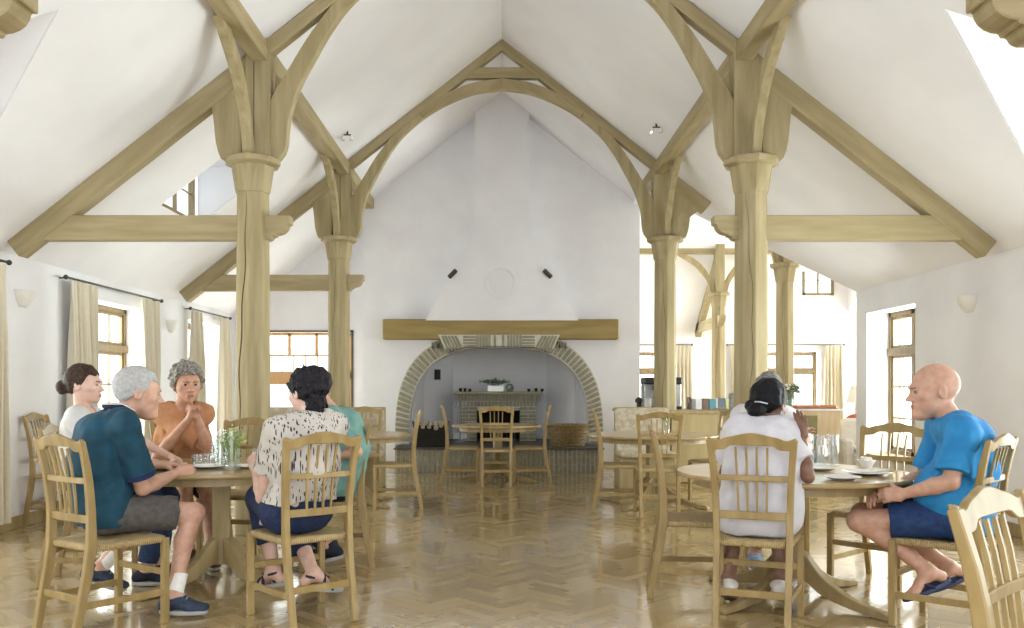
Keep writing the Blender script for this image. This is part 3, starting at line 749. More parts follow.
# brick arch: every brick a little box on a mortar band
def brick_arch():
    root = thing('brick_arch', label='pale brick arch framing the wide fireplace recess', cat='brick arch')
    mb = MB(); ring = []
    for i in range(N_ + 1):
        a, b = arch_pt(i / N_, .0); c, d = arch_pt(i / N_, .225)
        ring.append([(a + xc_, YG - .012, b), (c + xc_, YG - .012, d), (c + xc_, YG + .1, d), (a + xc_, YG + .1, b)])
    mb.loft([[(p[0], p[1], 0.0) for p in ring[0]]] + ring + [[(p[0], p[1], 0.0) for p in ring[-1]]]); mb.build('mortar_band', M_MORT, root)
    mb = MB()
    def brick(c, u, v, lu, lv, dep=.265, y0=YG):
        cx, cz = c; M = Matrix(((u[0], 0, v[0], cx), (0, 1, 0, y0), (u[1], 0, v[1], cz), (0, 0, 0, 1)))
        M0 = mb.M; mb.M = M; mb.box(-lu / 2, lu / 2, -dep, .1, -lv / 2, lv / 2); mb.M = M0
    # feet: flat courses; then voussoirs by arc length
    pts = [(arch_pt(i / 800), arch_pt(i / 800, .225)) for i in range(801)]
    z = .38; 
    for sg in (-1, 1):
        k = 0; z = .04
        while z < ZS: brick((sg * (AX + .1125) + xc_, z), (1, 0), (0, 1), .208, .052, .03); z += .072
    acc = 0; last = pts[0]; nxt = .036
    mids = []
    for p in pts[1:]:
        m0 = Vector(((last[0][0] + last[1][0]) / 2, (last[0][1] + last[1][1]) / 2)); m1 = Vector(((p[0][0] + p[1][0]) / 2, (p[0][1] + p[1][1]) / 2))
        acc += (m1 - m0).length
        if acc >= nxt: mids.append(p); nxt += .078
        last = p
    for i_, (a, b) in enumerate(mids):
        r = Vector((b[0] - a[0], b[1] - a[1])).normalized(); t = Vector((-r.y, r.x))
        c = Vector((a[0] + b[0], a[1] + b[1])) / 2; c.x += xc_
        if abs(c.x - xc_) > .84: brick(c, r, t, .208, .052, .03)
    for s in (-1, 1):                                           # flat central panel of diagonal and upright bricks
        for k, (x0, x1, mode) in enumerate(((.04, .10, 'v'), (.12, .33, 'u'), (.35, .55, 'h'), (.57, .80, 'd'))):
            n = 3
            zt = 2.045; zb_ = lambda x: arch_pt(.5 + .5 * x / AX * .0 + 0, 0)[1]
            def low(x):
                q = min(1, abs(x) / AX); return ZS + AZ * (1 - q ** AE) ** (1 / AE)
            if mode in 'vu':
                x = x0 + .022
                while x < x1: 
                    lo = low(x) + .005; brick((s * x + xc_, (lo + zt) / 2), (1, 0), (0, 1), .036, zt - lo); x += .047
            elif mode == 'h':
                z = low(x0) + .02
                while z < zt - .01: brick((s * (x0 + x1) / 2 + xc_, z), (1, 0), (0, 1), x1 - x0, .036); z += .047
            else:
                x = x0 + .02
                while x < x1 + .02:
                    lo = low(x) + .01; hi = zt
                    d = Vector((s * .12, hi - lo)).normalized(); brick((s * (x + .03) + xc_, (lo + hi) / 2), (d.y, -d.x), (d.x, d.y), .036, (hi - lo) * 1.02); x += .05
    for s in (-1, 1):
        for k in range(4): brick((s * (.90 + k * .045) + xc_, 1.915 - k * .006), (1, 0), (0, 1), .034, .13 - .012 * k, .03)
    mb.build('bricks', M_BRICK, root, bevel=.004)
    mb = MB()
    mb.prism([(-.9 + xc_, 1.66), (-.98 + xc_, 1.92), (-.82 + xc_, 2.03), (.82 + xc_, 2.03), (.98 + xc_, 1.92), (.9 + xc_, 1.66)] if False else
             [(-.93 + xc_, 2.05), (-.83 + xc_, 1.83), (-.4 + xc_, 1.875), (xc_, 1.88), (.4 + xc_, 1.875), (.83 + xc_, 1.83), (.93 + xc_, 2.05)], -.1, .25, FR((0, YG, 0), (1, 0, 0), (0, 0, 1)))
    mb.build('mortar_panel', M_MORT, root)
    return root
brick_arch()
mb = MB(); mb.box(-1.83, 1.79, YG - .24, YG + .02, 1.985, 2.29)
tag(mb.build('lintel_beam', mat('lintel_oak', '#8a7644', '#9c8751', .6, 4, (.4, 3, 3)), bevel=.012), 'broad oak mantel beam across the wall above the brick arch', 'wooden beam')
# hearth platform in upright bricks
root = thing('brick_hearth', label='raised platform of upright pale bricks at the foot of the fireplace', cat='hearth')
mb = MB(); y0 = 12.62; mb.box(-1.55, 1.46, y0 + .01, 14.94, 0, ZH - .02); mb.build('mortar_core', M_MORT, root)
mb = MB(); rr = random.Random(4); x = -1.54; k = 0
while x < 1.44:
    for (za, zb2) in (((.005, .11), (.12, .335)) if k % 2 else ((.005, .22), (.23, .335))): mb.box(x, x + .046, y0 - .012, y0 + .05, za, zb2)
    x += .066; k += 1
for s, xx in ((-1, -1.55), (1, 1.46)):
    y = y0 + .02
    while y < 13.4: mb.box(xx - .012 if s < 0 else xx - .03, xx + .03 if s < 0 else xx + .012, y, y + .052, .01, .335); y += .066
mb.build('bricks', M_BRICK, root, bevel=.004)
mb = MB(); mb.box(-1.58, 1.49, y0 - .04, 14.94, ZH - .022, ZH); mb.build('slate_top', M_SLATE, root, bevel=.004)
# inner fireplace
root = thing('stone_fireplace', (-.06, 0, 0), label='small brick fireplace with dark opening and stepped mantel shelf inside the arch', cat='fireplace')
yF, s_ = 14.3, 1
mb = MB(); mb.box(-.62, -.36, yF, 14.93, ZH, .92); mb.box(.36, .62, yF, 14.93, ZH, .92); mb.box(-.36, .36, yF + .1, 14.93, .86, .92); mb.build('mortar_core', M_MORT, root)
mb = MB()
for s in (-1, 1):
    z = ZH + .015; k = 0
    while z < .93:
        if k % 2: mb.box(s * .49 - .135, s * .49 + .135, yF - .012, yF + .1, z, z + .05)
        else:
            mb.box(s * .49 - .135, s * .49 - .005, yF - .012, yF + .1, z, z + .05); mb.box(s * .49 + .008, s * .49 + .135, yF - .012, yF + .1, z, z + .05)
        z += .062; k += 1
for lv, (z0, z1, e) in enumerate(((.93, 1.01, .02), (1.02, 1.12, .06))):
    n = 22 + lv * 2; wid = .62 + e
    for i in range(n):
        x = -wid + 2 * wid * (i + .5) / n; w = wid / n * .84; mb.box(x - w, x + w, yF - e, yF + .1, z0, z1)
mb.build('bricks', M_BRICK, root, bevel=.003)
mb = MB(); mb.box(-.63, .63, yF - .01, 14.93, .90, 1.13); mb.build('mortar_head', M_MORT, root)
mb = MB(); mb.box(-.73, .73, yF - .14, 14.93, 1.13, 1.175); mb.build('mantel_shelf', mat('mantel_stone', '#8f8a6c', '#a49d7c', .6, 10), root, bevel=.008)
mb = MB(); mb.box(-.36, .36, 14.8, 14.9, ZH, .86); mb.box(-.37, -.35, yF + .02, 14.9, ZH, .86); mb.box(.35, .37, yF + .02, 14.9, ZH, .86); mb.box(-.36, .36, yF + .02, 14.9, .84, .86); mb.build('firebox', M_BLACK, root)
mb = MB(); mb.box(-.30, .30, yF + .05, yF + .08, ZH, .40); 
for i in range(9): mb.box(-.27 + i * .0675 - .006, -.27 + i * .0675 + .006, yF + .05, yF + .065, .40, .52)
mb.box(-.30, .30, yF + .05, yF + .065, .52, .535); mb.build('fire_grate', M_IRON, root, bevel=.003)
# spot cans on the hood, speaker in the recess
for s, l in ((-1, 'small dark spotlight on the sloping hood, the one nearer the garden door side'), (1, 'small dark spotlight on the sloping hood, the one nearer the coffee machine')):
    x = -.03 + s * .72; r = thing('spotlight', (x, YG - .27, 2.98), label=l, cat='spotlight')
    mb = MB(); mb.tube([(s * .06, 0, -.05), (-s * .05, -.05, .05)], .035, 12); mb.build('lamp_can', mat('lamp_dark', '#2c2a27', '#38352f', .5), r)
    mb = MB(); mb.tube([(0, .03, 0), (0, -.03, 0)], .012, 8); mb.build('bracket', M_IRON, r)
sp = thing('loudspeaker', (-1.09, 14.58, 1.46), math.radians(-52), 'small black loudspeaker on the angled wall inside the fireplace recess', 'loudspeaker')
mb = MB(); mb.box(-.06, .06, -.06, .03, -.085, .085); mb.build('cabinet', mat('speaker_black', '#141518', '#1b1c20', .5), sp, bevel=.006)
mb = MB(); mb.lathe([(.04, 0), (.035, .006), (.012, .0)], 16, (0, 0, 0)); 
for v in range(len(mb.v)): a, b, c = mb.v[v]; mb.v[v] = (a, -.061 - c * .5, b - .02)
mb.build('woofer', M_IRON, sp)
# ---------------------------------------------------------------- chairs
def rush_mat():
    m = bpy.data.materials.new('rush_seat'); m.use_nodes = True; nt = m.node_tree; N = nt.nodes; L = nt.links; b = N['Principled BSDF']
    tc = N.new('ShaderNodeTexCoord'); sx = N.new('ShaderNodeSeparateXYZ'); L.new(tc.outputs['Object'], sx.inputs[0])
    def mt(op, a, c=None):
        n = N.new('ShaderNodeMath'); n.operation = op
        for i, q in enumerate((a, c)):
            if q is None: continue
            if isinstance(q, (int, float)): n.inputs[i].default_value = q
            else: L.new(q, n.inputs[i])
        return n.outputs[0]
    ax = mt('ABSOLUTE', sx.outputs[0]); ay = mt('ABSOLUTE', sx.outputs[1])
    side = mt('GREATER_THAN', ax, ay)
    u = mt('ADD', mt('MULTIPLY', side, sx.outputs[1]), mt('MULTIPLY', mt('SUBTRACT', 1, side), sx.outputs[0]))
    wv = mt('SINE', mt('MULTIPLY', u, 2 * PI / .011))
    nz = N.new('ShaderNodeTexNoise'); nz.inputs['Scale'].default_value = 40; L.new(tc.outputs['Object'], nz.inputs[0])
    cr = N.new('ShaderNodeValToRGB'); cr.color_ramp.elements[0].color = lin('#9c8355'); cr.color_ramp.elements[1].color = lin('#cdb686')
    L.new(mt('ADD', mt('MULTIPLY', wv, .22), nz.outputs['Fac']), cr.inputs[0]); L.new(cr.outputs[0], b.inputs['Base Color'])
    bp = N.new('ShaderNodeBump'); bp.inputs['Strength'].default_value = .7; bp.inputs['Distance'].default_value = .004; L.new(wv, bp.inputs['Height']); L.new(bp.outputs[0], b.inputs['Normal'])
    b.inputs['Roughness'].default_value = .7
    return m
M_RUSH = rush_mat()
def make_chair():
    root = thing('dining_chair')
    def px_(z):                                         # half width and set-back of the back posts against height
        k = [(0, .174, -.285), (.15, .176, -.258), (.30, .178, -.225), (.46, .180, -.203), (.60, .182, -.203), (.75, .188, -.216), (.88, .197, -.240), (.985, .206, -.268)]
        for (a, b, c), (d, e, f) in zip(k[:-1], k[1:]):
            if z <= d: t = (z - a) / (d - a); return b + (e - b) * t, c + (f - c) * t
        return k[-1][1], k[-1][2]
    zs = [0, .08, .16, .24, .32, .40, .46, .54, .62, .70, .78, .86, .93, .985]
    for s in (-1, 1):
        mb = MB(); mb.sweep([(s * px_(z)[0], px_(z)[1], z) for z in zs], (1, 0, 0), [.033] * 12 + [.036, .036], [.036, .038, .040, .043, .046, .048, .048, .044, .04, .038, .036, .033, .028, .026])
        mb.build('back_post', M_CHAIR, root, bevel=.004)
        mb = MB(); mb.sweep([(s * .212, .19, 0), (s * .212, .19, .452)], (1, 0, 0), .036, .036); mb.build('leg', M_CHAIR, root, bevel=.004)
    # crest rail: humped top edge, notched lower edge, leaning with the posts
    xs = [i / 20 for i in range(-20, 21)]; R = []
    for u in xs:
        x = u * .216; a = abs(u)
        top = .992 + .026 * math.exp(-(u / .42) ** 2) - .012 * math.exp(-((a - .78) / .14) ** 2) + .004 * (a > .93)
        bot = .930 + .024 / (1 + math.exp((a - .56) / .035)) + (.006 if a > .9 else 0)
        y0 = px_(.94)[1] - .008 * (1 - u * u); dy = -.26
        R.append([(x, y0 + (bot - .94) * dy - .011, bot), (x, y0 + (bot - .94) * dy + .011, bot), (x, y0 + (top - .94) * dy + .010, top), (x, y0 + (top - .94) * dy - .010, top)])
    mb = MB(); mb.loft(R); mb.build('crest_rail', M_CHAIR, root, bevel=.003)
    for z, h in ((.785, .030), (.592, .040)):
        hw, y = px_(z); mb = MB(); mb.sweep([(u * (hw - .012), y - .012 * (1 - u * u), z) for u in (-1, -.5, 0, .5, 1)], (0, 0, 1), h, .018); mb.build('back_rail', M_CHAIR, root, bevel=.003)
    for i in range(4):
        xb, xt = (i - 1.5) * .046, (i - 1.5) * .052
        P = []
        for z in (.60, .69, .785, .87, .945): t = (z - .6) / .345; P.append((xb + (xt - xb) * t, px_(z)[1] - .010, z))
        mb = MB(); mb.sweep(P, (1, 0, 0), .011, .011); mb.build('spindle', M_CHAIR, root)
    def seat(z0, z1, e, bulge):
        out = []
        def pt(u, v, z, k): hw = (.180 + (.212 - .180) * (v + 1) / 2) + e; return (u * hw * k, v * (.198 + e) * k, z)
        return pt
    mb = MB(); g = 12; pt = seat(0, 0, .012, 0); R = []
    prof = [(.430, .86), (.428, .95), (.434, .99), (.447, 1.0), (.458, .985), (.464, .93), (.462, .7), (.456, .4), (.450, .1)]
    for z, k in prof:
        ring = []
        for j in range(48):
            a = 2 * PI * (j + .5) / 48; c, s = math.cos(a), math.sin(a); m_ = max(abs(c), abs(s)); q = 1 / m_
            sq = (abs(c) ** 14 + abs(s) ** 14) ** (-1 / 14)
            ring.append(pt(c * sq, s * sq, z, k))
        R.append(ring)
    mb.loft(R); mb.build('rush_seat', M_RUSH, root, smooth=True, ang=60)
    for s in (-1, 1):
        mb = MB(); mb.sweep([(s * px_(.17)[0], px_(.17)[1], .17), (s * .212, .19, .165)], (0, 0, 1), .034, .018); mb.build('stretcher', M_CHAIR, root, bevel=.002)
    hw, y = px_(.2); mb = MB(); mb.sweep([(-hw, y, .2), (hw, y, .2)], (0, 0, 1), .036, .018); mb.build('stretcher', M_CHAIR, root, bevel=.002)
    mb = MB(); mb.sweep([(-.212, .19, .27), (.212, .19, .27)], (0, 0, 1), .034, .018); mb.build('stretcher', M_CHAIR, root, bevel=.002)
    return root
CHAIRS = []
proto = make_chair()
def chair(x, y, rz, label):
    o = proto if not CHAIRS else copy_tree(proto)
    CHAIRS.append(o); o.location = (x, y, 0); o.rotation_euler = (0, 0, math.radians(rz)); tag(o, label, 'chair', 'rush seated oak dining chairs'); return o
chair(-2.07, 4.55, -34, 'oak rush-seat chair under the man in the dark teal polo shirt')
chair(-1.10, 4.74, 38, 'oak rush-seat chair under the woman in the patterned blouse')
chair(-2.63, 5.60, -80, 'oak chair under the woman with the bun, mostly hidden by the polo shirted man')
chair(-2.50, 6.75, 205, 'oak chair under the man in the orange shirt, hidden behind him')
chair(-1.98, 6.48, 174, 'empty oak chair on the far side of the five diners\' table, before the big post')
chair(-1.20, 6.10, 98, 'oak chair under the man in the mint green shirt')
chair(-4.0, 7.92, -88, 'empty oak chair standing against the long wall beyond the polo shirted man')
chair(-3.95, 8.75, -92, 'empty oak chair against the long wall, second along, behind the bun woman')
chair(-1.12, 8.95, 97, 'empty oak chair seen side on at the round table left of the fireplace')
chair(-1.66, 10.1, 178, 'empty oak chair on the far side of the round table near the garden door post')
chair(-.07, 11.02, 0, 'empty oak chair with its back to the camera at the fireplace table')
chair(-.52, 11.42, -87, 'empty oak chair in profile at the fireplace table, on the log basket side')
chair(.36, 11.42, 87, 'empty oak chair in profile at the fireplace table, on the wicker basket side')
chair(1.22, 8.9, -95, 'empty oak chair in profile at the round table near the wicker basket')
chair(1.53, 8.5, -6, 'empty oak chair with its back to the camera at the table with a bottle vase')
chair(2.32, 9.35, 118, 'empty pale oak chair glimpsed between the counter and the white shirted woman')
chair(1.18, 5.25, -98, 'empty oak chair turned side on, beside the white shirted woman')
chair(1.36, 4.62, -22, 'oak rush-seat chair under the woman in the white shirt')
chair(2.33, 4.54, 44, 'oak rush-seat chair under the bald man in the blue shirt')
chair(2.37, 5.47, 133, 'empty oak chair facing the camera across the bald man\'s table')
chair(2.02, 6.5, 176, 'oak chair under the man hidden behind the white shirted woman')
chair(1.317, 1.82, 222, 'empty oak chair closest to the camera, cut off by the picture\'s lower corner')

# ---------------------------------------------------------------- tables
def make_table(R=.65, feet_rot=0):
    root = thing('round_table')
    mb = MB(); mb.lathe([(0.001, .722), (R - .02, .722), (R - .004, .726), (R, .735), (R, .742), (R - .006, .75), (0.001, .75)], 64, cap=False); mb.build('tabletop', M_TABLE, root, smooth=True, ang=50)
    mb = MB(); mb.lathe([(R - .13, .67), (R - .105, .67), (R - .105, .722), (R - .13, .722), (R - .13, .67)], 64, cap=False); mb.build('apron', M_TABLEB, root, smooth=True, ang=40)
    mb = MB()
    mb.box(-.30, .30, -.03, .03, .68, .722); mb.box(-.03, .03, -.30, .30, .675, .721); mb.build('bearer', M_TABLEB, root, bevel=.003)
    mb = MB(); mb.box(-.052, .052, -.052, .052, .12, .70); mb.build('column', M_TABLEB, root, bevel=.006)
    for k in range(4):
        a = PI / 4 + k * PI / 2; d = Vector((math.cos(a), math.sin(a), 0))
        mb = MB(); T = resample([(.03, .30), (.10, .27), (.2, .17), (.34, .09), (.48, .052), (.575, .040), (.60, .025)], 16); B = resample([(.03, .13), (.10, .12), (.2, .06), (.34, .025), (.48, .006), (.575, .0), (.60, .0)], 16)
        board(mb, B, T, FR((0, 0, 0), d, (0, 0, 1)), .055); mb.build('foot', M_TABLEB, root, bevel=.006)
    return root
GT = 'round oak pedestal tables'
tproto = make_table()
def table(x, y, rz, sc, label, first=[True]):
    o = tproto if first[0] else copy_tree(tproto); first[0] = False
    o.location = (x, y, 0); o.rotation_euler = (0, 0, math.radians(rz)); o.scale = (sc, sc, 1); return tag(o, label, 'table', GT)
table(-1.80, 5.55, 12, 1.0, 'round oak pedestal table shared by the five diners')
table(1.72, 5.12, -10, 1.04, 'round oak pedestal table between the white shirted woman and the bald man')
table(-1.62, 9.25, 5, 1.0, 'empty round table left of the fireplace, near the garden door')
table(1.60, 9.2, 8, 1.06, 'round table with a small bottle vase, in front of the counter')
table(-.06, 11.5, 20, .94, 'small round table directly in front of the fireplace')

# ---------------------------------------------------------------- settles by the posts, counters
M_UPH = mat('floral_upholstery', '#a99d88', '#beb4a1', .9, 16, detail=3, bump=.1, lo=.42, hi=.58)
M_PANEL = mat('panel_oak', '#9b8a62', '#ab9a72', .5, 4, (3, 3, .4))
def settle(sg, label):
    r = thing('settle', label=label, cat='bench', group='upholstered settles by the far posts'); del r['group']
    x0, x1 = (1.40, 2.08) if sg > 0 else (1.45, 2.9)
    f = lambda a, b: (min(sg * a, sg * b), max(sg * a, sg * b))
    a, b = f(x0, x1)
    mb = MB(); mb.box(a, b, 10.32, 10.78, .02, .40); mb.build('box_base', M_PANEL, r, bevel=.01)
    mb = MB(); mb.box(a, b, 10.28, 10.70, .40, .47); mb.build('seat_cushion', M_UPH, r, bevel=.02)
    mb = MB(); n = 8
    pts = [(a + .01, .44)] + [(a + .05 + .06 * math.cos(PI - k * PI / 2 / n) - .0, .93 + .06 * math.sin(k * PI / 2 / n)) for k in range(n + 1)] + [(b - .05 + .06 * math.sin(k * PI / 2 / n) - .02, .93 + .06 * math.cos(k * PI / 2 / n)) for k in range(n + 1)] + [(b - .01, .44)]
    mb.prism(pts, -.05, .05, FR((0, 10.72, 0), (1, 0, 0), (0, 0, 1))); mb.build('back_cushion', M_UPH, r, bevel=.008)
    mb = MB(); mb.box(a, b, 10.775, 10.80, .0, 1.0); mb.build('back_board', M_PANEL, r, bevel=.005)
    return r
settle(-1, 'beige upholstered settle beyond the mint shirted man, between post and fireplace')
settle(1, 'beige upholstered settle between the wicker basket and the counter')
def counter(x0, x1, y0, y1, z, label):
    r = thing('serving_counter', label=label, cat='counter')
    mb = MB(); mb.box(x0 + .02, x1 - .02, y0 + .02, y1 - .02, .06, z - .035); mb.build('body', M_PANEL, r, bevel=.004)
    mb = MB(); mb.box(x0, x1, y0, y1, z - .035, z); mb.build('worktop', M_TABLEB, r, bevel=.005)
    mb = MB(); mb.box(x0 + .05, x1 - .05, y0 + .05, y1 - .05, 0, .06); mb.build('plinth', M_TABLEB, r)
    return r
counter(2.10, 2.70, 10.80, 11.08, .95, 'plain wooden counter front beside the beige settle')
counter(1.55, 3.55, 11.55, 12.15, .95, 'serving counter behind the post, carrying the coffee machine and books')

# coffee machine
r = thing('coffee_machine', (2.18, 11.85, .95), label='grey and black coffee machine on the counter, half hidden by the far post', cat='coffee machine')
M_STEEL = mat('brushed_steel', '#9a9c9e', '#b2b4b6', .35, 30, metal=.7)
mb = MB(); mb.box(-.25, .25, -.12, .17, .0, .34); mb.build('body', M_STEEL, r, bevel=.01)
mb = MB(); mb.box(-.255, .255, -.18, .175, .34, .43); mb.build('top_housing', mat('machine_black', '#17191d', '#202329', .4), r, bevel=.012)
mb = MB(); mb.box(-.24, .24, -.2, .0, 0, .04); mb.build('drip_tray', MATS['machine_black'], r, bevel=.004)
for x in (-.12, .12): mb = MB(); mb.lathe([(.02, 0), (.024, .05), (.03, .06)], 12, (x, -.15, .26)); mb.build('brew_head', M_IRON, r)
def lath(name, prof, m, loc, label, cat, group=None, n=24, ang=40):
    mb = MB(); mb.lathe(prof, n); o = mb.build(name, m, smooth=True, ang=ang); o.location = loc; return tag(o, label, cat, group)
def cup_prof(r0, r1, h, t=.003): return [(r0 * .9, 0), (r0, .004), (r1, h), (r1 - t, h), (r0 - t, .008), (0.001, .007)]
lath('milk_jug', [(.045, 0), (.05, .01), (.045, .13), (.05, .15), (.046, .15), (.04, .02), (.001, .015)], M_WHITEC, (1.96, 11.62, .95), 'white jug on the counter in front of the coffee machine', 'jug')
lath('coffee_grinder', [(.05, 0), (.05, .02), (.03, .03), (.03, .08), (.05, .10), (.05, .13), (.02, .16)], M_IRON, (1.86, 11.75, .95), 'small dark grinder at the counter end nearest the fireplace', 'grinder')
BK = ['#5b4034', '#8d8f93', '#e4e6e6', '#7d6a5f', '#5fa0b4', '#d3d8d8', '#6b7988', '#d7dc8e']
x = 2.50
for i, c in enumerate(BK):
    wdt = [.03, .05, .085, .09, .08, .03, .09, .04][i]; h = [.165, .14, .14, .145, .14, .15, .15, .14][i]
    r = thing('book', (x + wdt / 2, 11.64, .95), label=['dark brown book at the end of the counter row', 'grey book in the counter row next to the brown one', 'white covered book on the counter', 'brown and grey picture book on the counter', 'blue covered book in the counter row', 'thin white book after the blue one on the counter', 'slate grey book near the end of the counter row', 'yellow-green booklet last in the counter row'][i], cat='book', group='books on the counter')
    mb = MB(); mb.box(-wdt / 2, wdt / 2, -.05, -.046, 0, h); mb.box(-wdt / 2, wdt / 2, .046, .05, 0, h); mb.box(-wdt / 2, -wdt / 2 + .003, -.05, .05, 0, h); mb.build('cover', mat('book_%d' % i, c, None, .5), r)
    mb = MB(); mb.box(-wdt / 2 + .003, wdt / 2 - .002, -.046, .046, .003, h - .004); mb.build('pages', mat('paper', '#eae6da', '#f1eee4', .9), r)
    x += wdt + .006
lath('metal_canister', [(.085, 0), (.09, .005), (.09, .2), (.08, .215), (.02, .22), (.02, .235), (.001, .236)], M_STEEL, (3.16, 11.75, .95), 'grey metal canister past the books on the counter', 'canister')
lath('plate', [(.05, 0), (.06, .004), (.11, .018), (.11, .022), (.06, .009), (.001, .008)], M_WHITEC, (2.94, 11.62, .95), 'white plate lying on the counter by the canister', 'plate')

def plant(root, cx, cy, z0, n, spread, h, m, leaf=.03, seed=0, name='foliage'):
    rg = random.Random(seed); mb = MB()
    for i in range(n):
        a = rg.uniform(0, 2 * PI); q = rg.random() ** .6; rr_ = spread * q; hh = h * rg.uniform(.55, 1) * (1 - .3 * q)
        tip = Vector((cx + math.cos(a) * rr_, cy + math.sin(a) * rr_, z0 + hh)); base = Vector((cx + math.cos(a) * rr_ * .12, cy + math.sin(a) * rr_ * .12, z0))
        mid = base.lerp(tip, .55) + Vector((0, 0, h * .12))
        mb.tube([base, mid, tip], [.0018, .0014, .001], 4)
        for k in range(4):
            c = mid.lerp(tip, rg.uniform(.2, 1)); d = Vector((rg.uniform(-1, 1), rg.uniform(-1, 1), rg.uniform(-.2, .8))).normalized(); s = d.cross(Vector((rg.uniform(-1, 1), rg.uniform(-1, 1), 1))).normalized()
            l = leaf * rg.uniform(.7, 1.2); u = d.cross(s) * l * .12
            mb.add([c, c + d * l * .5 + s * l * .3 + u, c + d * l, c + d * l * .5 - s * l * .3 + u], [(0, 1, 2, 3)])
    return mb.build(name, m, root, smooth=False)
M_GREEN = mat('leaf_green', '#5f7d3e', '#86a05a', .6, 30); M_GREENL = mat('leaf_lime', '#9db35c', '#c3d088', .6, 30); M_GREEND = mat('leaf_grey_green', '#4f6648', '#7c8f6a', .6, 30)
# cabinet with flowers, lamp and armchairs in the wing
r = thing('wooden_cabinet', (3.98, 11.45, 0), label='pale wooden cabinet with reddish top at the mouth of the wing', cat='cabinet')
M_PALEW = mat('pale_wood', '#cfb48c', '#dcc5a0', .5, 5, (3, 3, .5)); M_REDW = mat('reddish_wood', '#a9693f', '#bd7d52', .4, 6)
mb = MB(); mb.box(-.42, .42, -.2, .2, .05, .94); mb.build('body', M_PALEW, r, bevel=.004)
mb = MB(); mb.box(-.44, .46, -.22, .22, .94, .965); mb.build('white_top', M_WHITEC, r, bevel=.004)
mb = MB(); mb.box(-.44, .46, .0, .22, .965, 1.01); mb.build('back_rail', M_REDW, r, bevel=.012)
mb = MB(); mb.box(-.38, .12, -.212, -.2, .1, .88); d = mb.build('door', mat('olive_door', '#7c7648', '#8d8757', .5), r, bevel=.004)
mb = MB(); mb.ico((.08, -.225, .5), .014); mb.build('knob', M_IRON, d)
mb = MB(); mb.box(-.40, .40, -.18, .18, 0, .05); mb.build('plinth', M_TABLEB, r)
r = thing('flower_vase', (3.78, 11.35, .965), label='glass vase of green and white flowers on the pale cabinet', cat='vase')
mb = MB(); mb.lathe([(.03, 0), (.035, .005), (.028, .08), (.04, .16), (.037, .16), (.025, .08), (.03, .01), (.001, .008)], 20); mb.build('vase', mat('vase_green_glass', '#9fbfae', '#aacbb9', .1, trans=.6), r, smooth=True)
plant(r, 0, 0, .12, 46, .15, .22, M_GREEND, .045, 3)
mb = MB(); rg = random.Random(5)
for i in range(14): a = rg.uniform(0, 6.28); q = rg.uniform(.02, .12); mb.ico((math.cos(a) * q, math.sin(a) * q, .25 + rg.uniform(0, .08)), .017, 1)
mb.build('blossom', mat('cream_petal', '#e6e2cf', '#f0eee0', .8), r)
def armchair(x, y, rz, m, label):
    r = thing('armchair', (x, y, 0), math.radians(rz), label, 'armchair')
    mb = MB(); mb.box(-.33, .33, -.3, .32, .12, .42); mb.build('seat_base', m, r, bevel=.03)
    mb = MB(); mb.box(-.26, .26, -.25, .34, .42, .5); mb.build('seat_cushion', m, r, bevel=.03)
    mb = MB(); mb.prism([(-.33, .3), (.33, .3), (.33, .76), (.25, .84), (-.25, .84), (-.33, .76)], -.07, .07, FR((0, -.33, 0), (1, 0, 0), (0, 0, 1))); mb.build('backrest', m, r, bevel=.03)
    for s in (-1, 1): mb = MB(); mb.box(s * .37 - .06, s * .37 + .06, -.32, .32, .12, .6); mb.build('armrest', m, r, bevel=.03)
    for sx_ in (-1, 1):
        for sy_ in (-1, 1): mb = MB(); mb.lathe([(.018, 0), (.026, .12)], 10, (sx_ * .3, sy_ * .26, 0)); mb.build('leg', M_TABLEB, r)
armchair(4.72, 11.05, 175, mat('cream_fabric', '#ddd4c4', '#e6dfd2', .9, 20), 'cream fabric armchair beside the wall corner at the wing')
armchair(5.35, 12.6, 160, mat('red_fabric', '#a04a3c', '#b45b4c', .9, 20), 'red fabric armchair behind the cream armchair')
r = thing('side_table', (5.62, 13.7, 0), label='small table in the wing under the white shaded lamp', cat='side table')
mb = MB(); mb.lathe([(.001, .56), (.24, .56), (.24, .585), (.001, .585)], 28); mb.build('table_top', M_TABLEB, r, smooth=True)
for k in range(3): a = k * 2.1; mb = MB(); mb.tube([(.18 * math.cos(a), .18 * math.sin(a), 0), (.1 * math.cos(a), .1 * math.sin(a), .56)], .015, 8); mb.build('leg', M_TABLEB, r)
r = thing('table_lamp', (5.6, 13.7, .585), label='white shaded table lamp deep in the wing by the wall corner', cat='lamp')
mb = MB(); mb.lathe([(.07, 0), (.07, .02), (.02, .04), (.035, .16), (.015, .3), (.012, .46)], 20); mb.build('base', M_WHITEC, r, smooth=True)
mb = MB(); mb.lathe([(.15, .42), (.07, .68), (.067, .68), (.147, .42), (.15, .42)], 28, cap=False); mb.build('lamp_shade', mat('lamp_shade_white', '#efe9da', '#f5f0e4', .9), r, smooth=True)

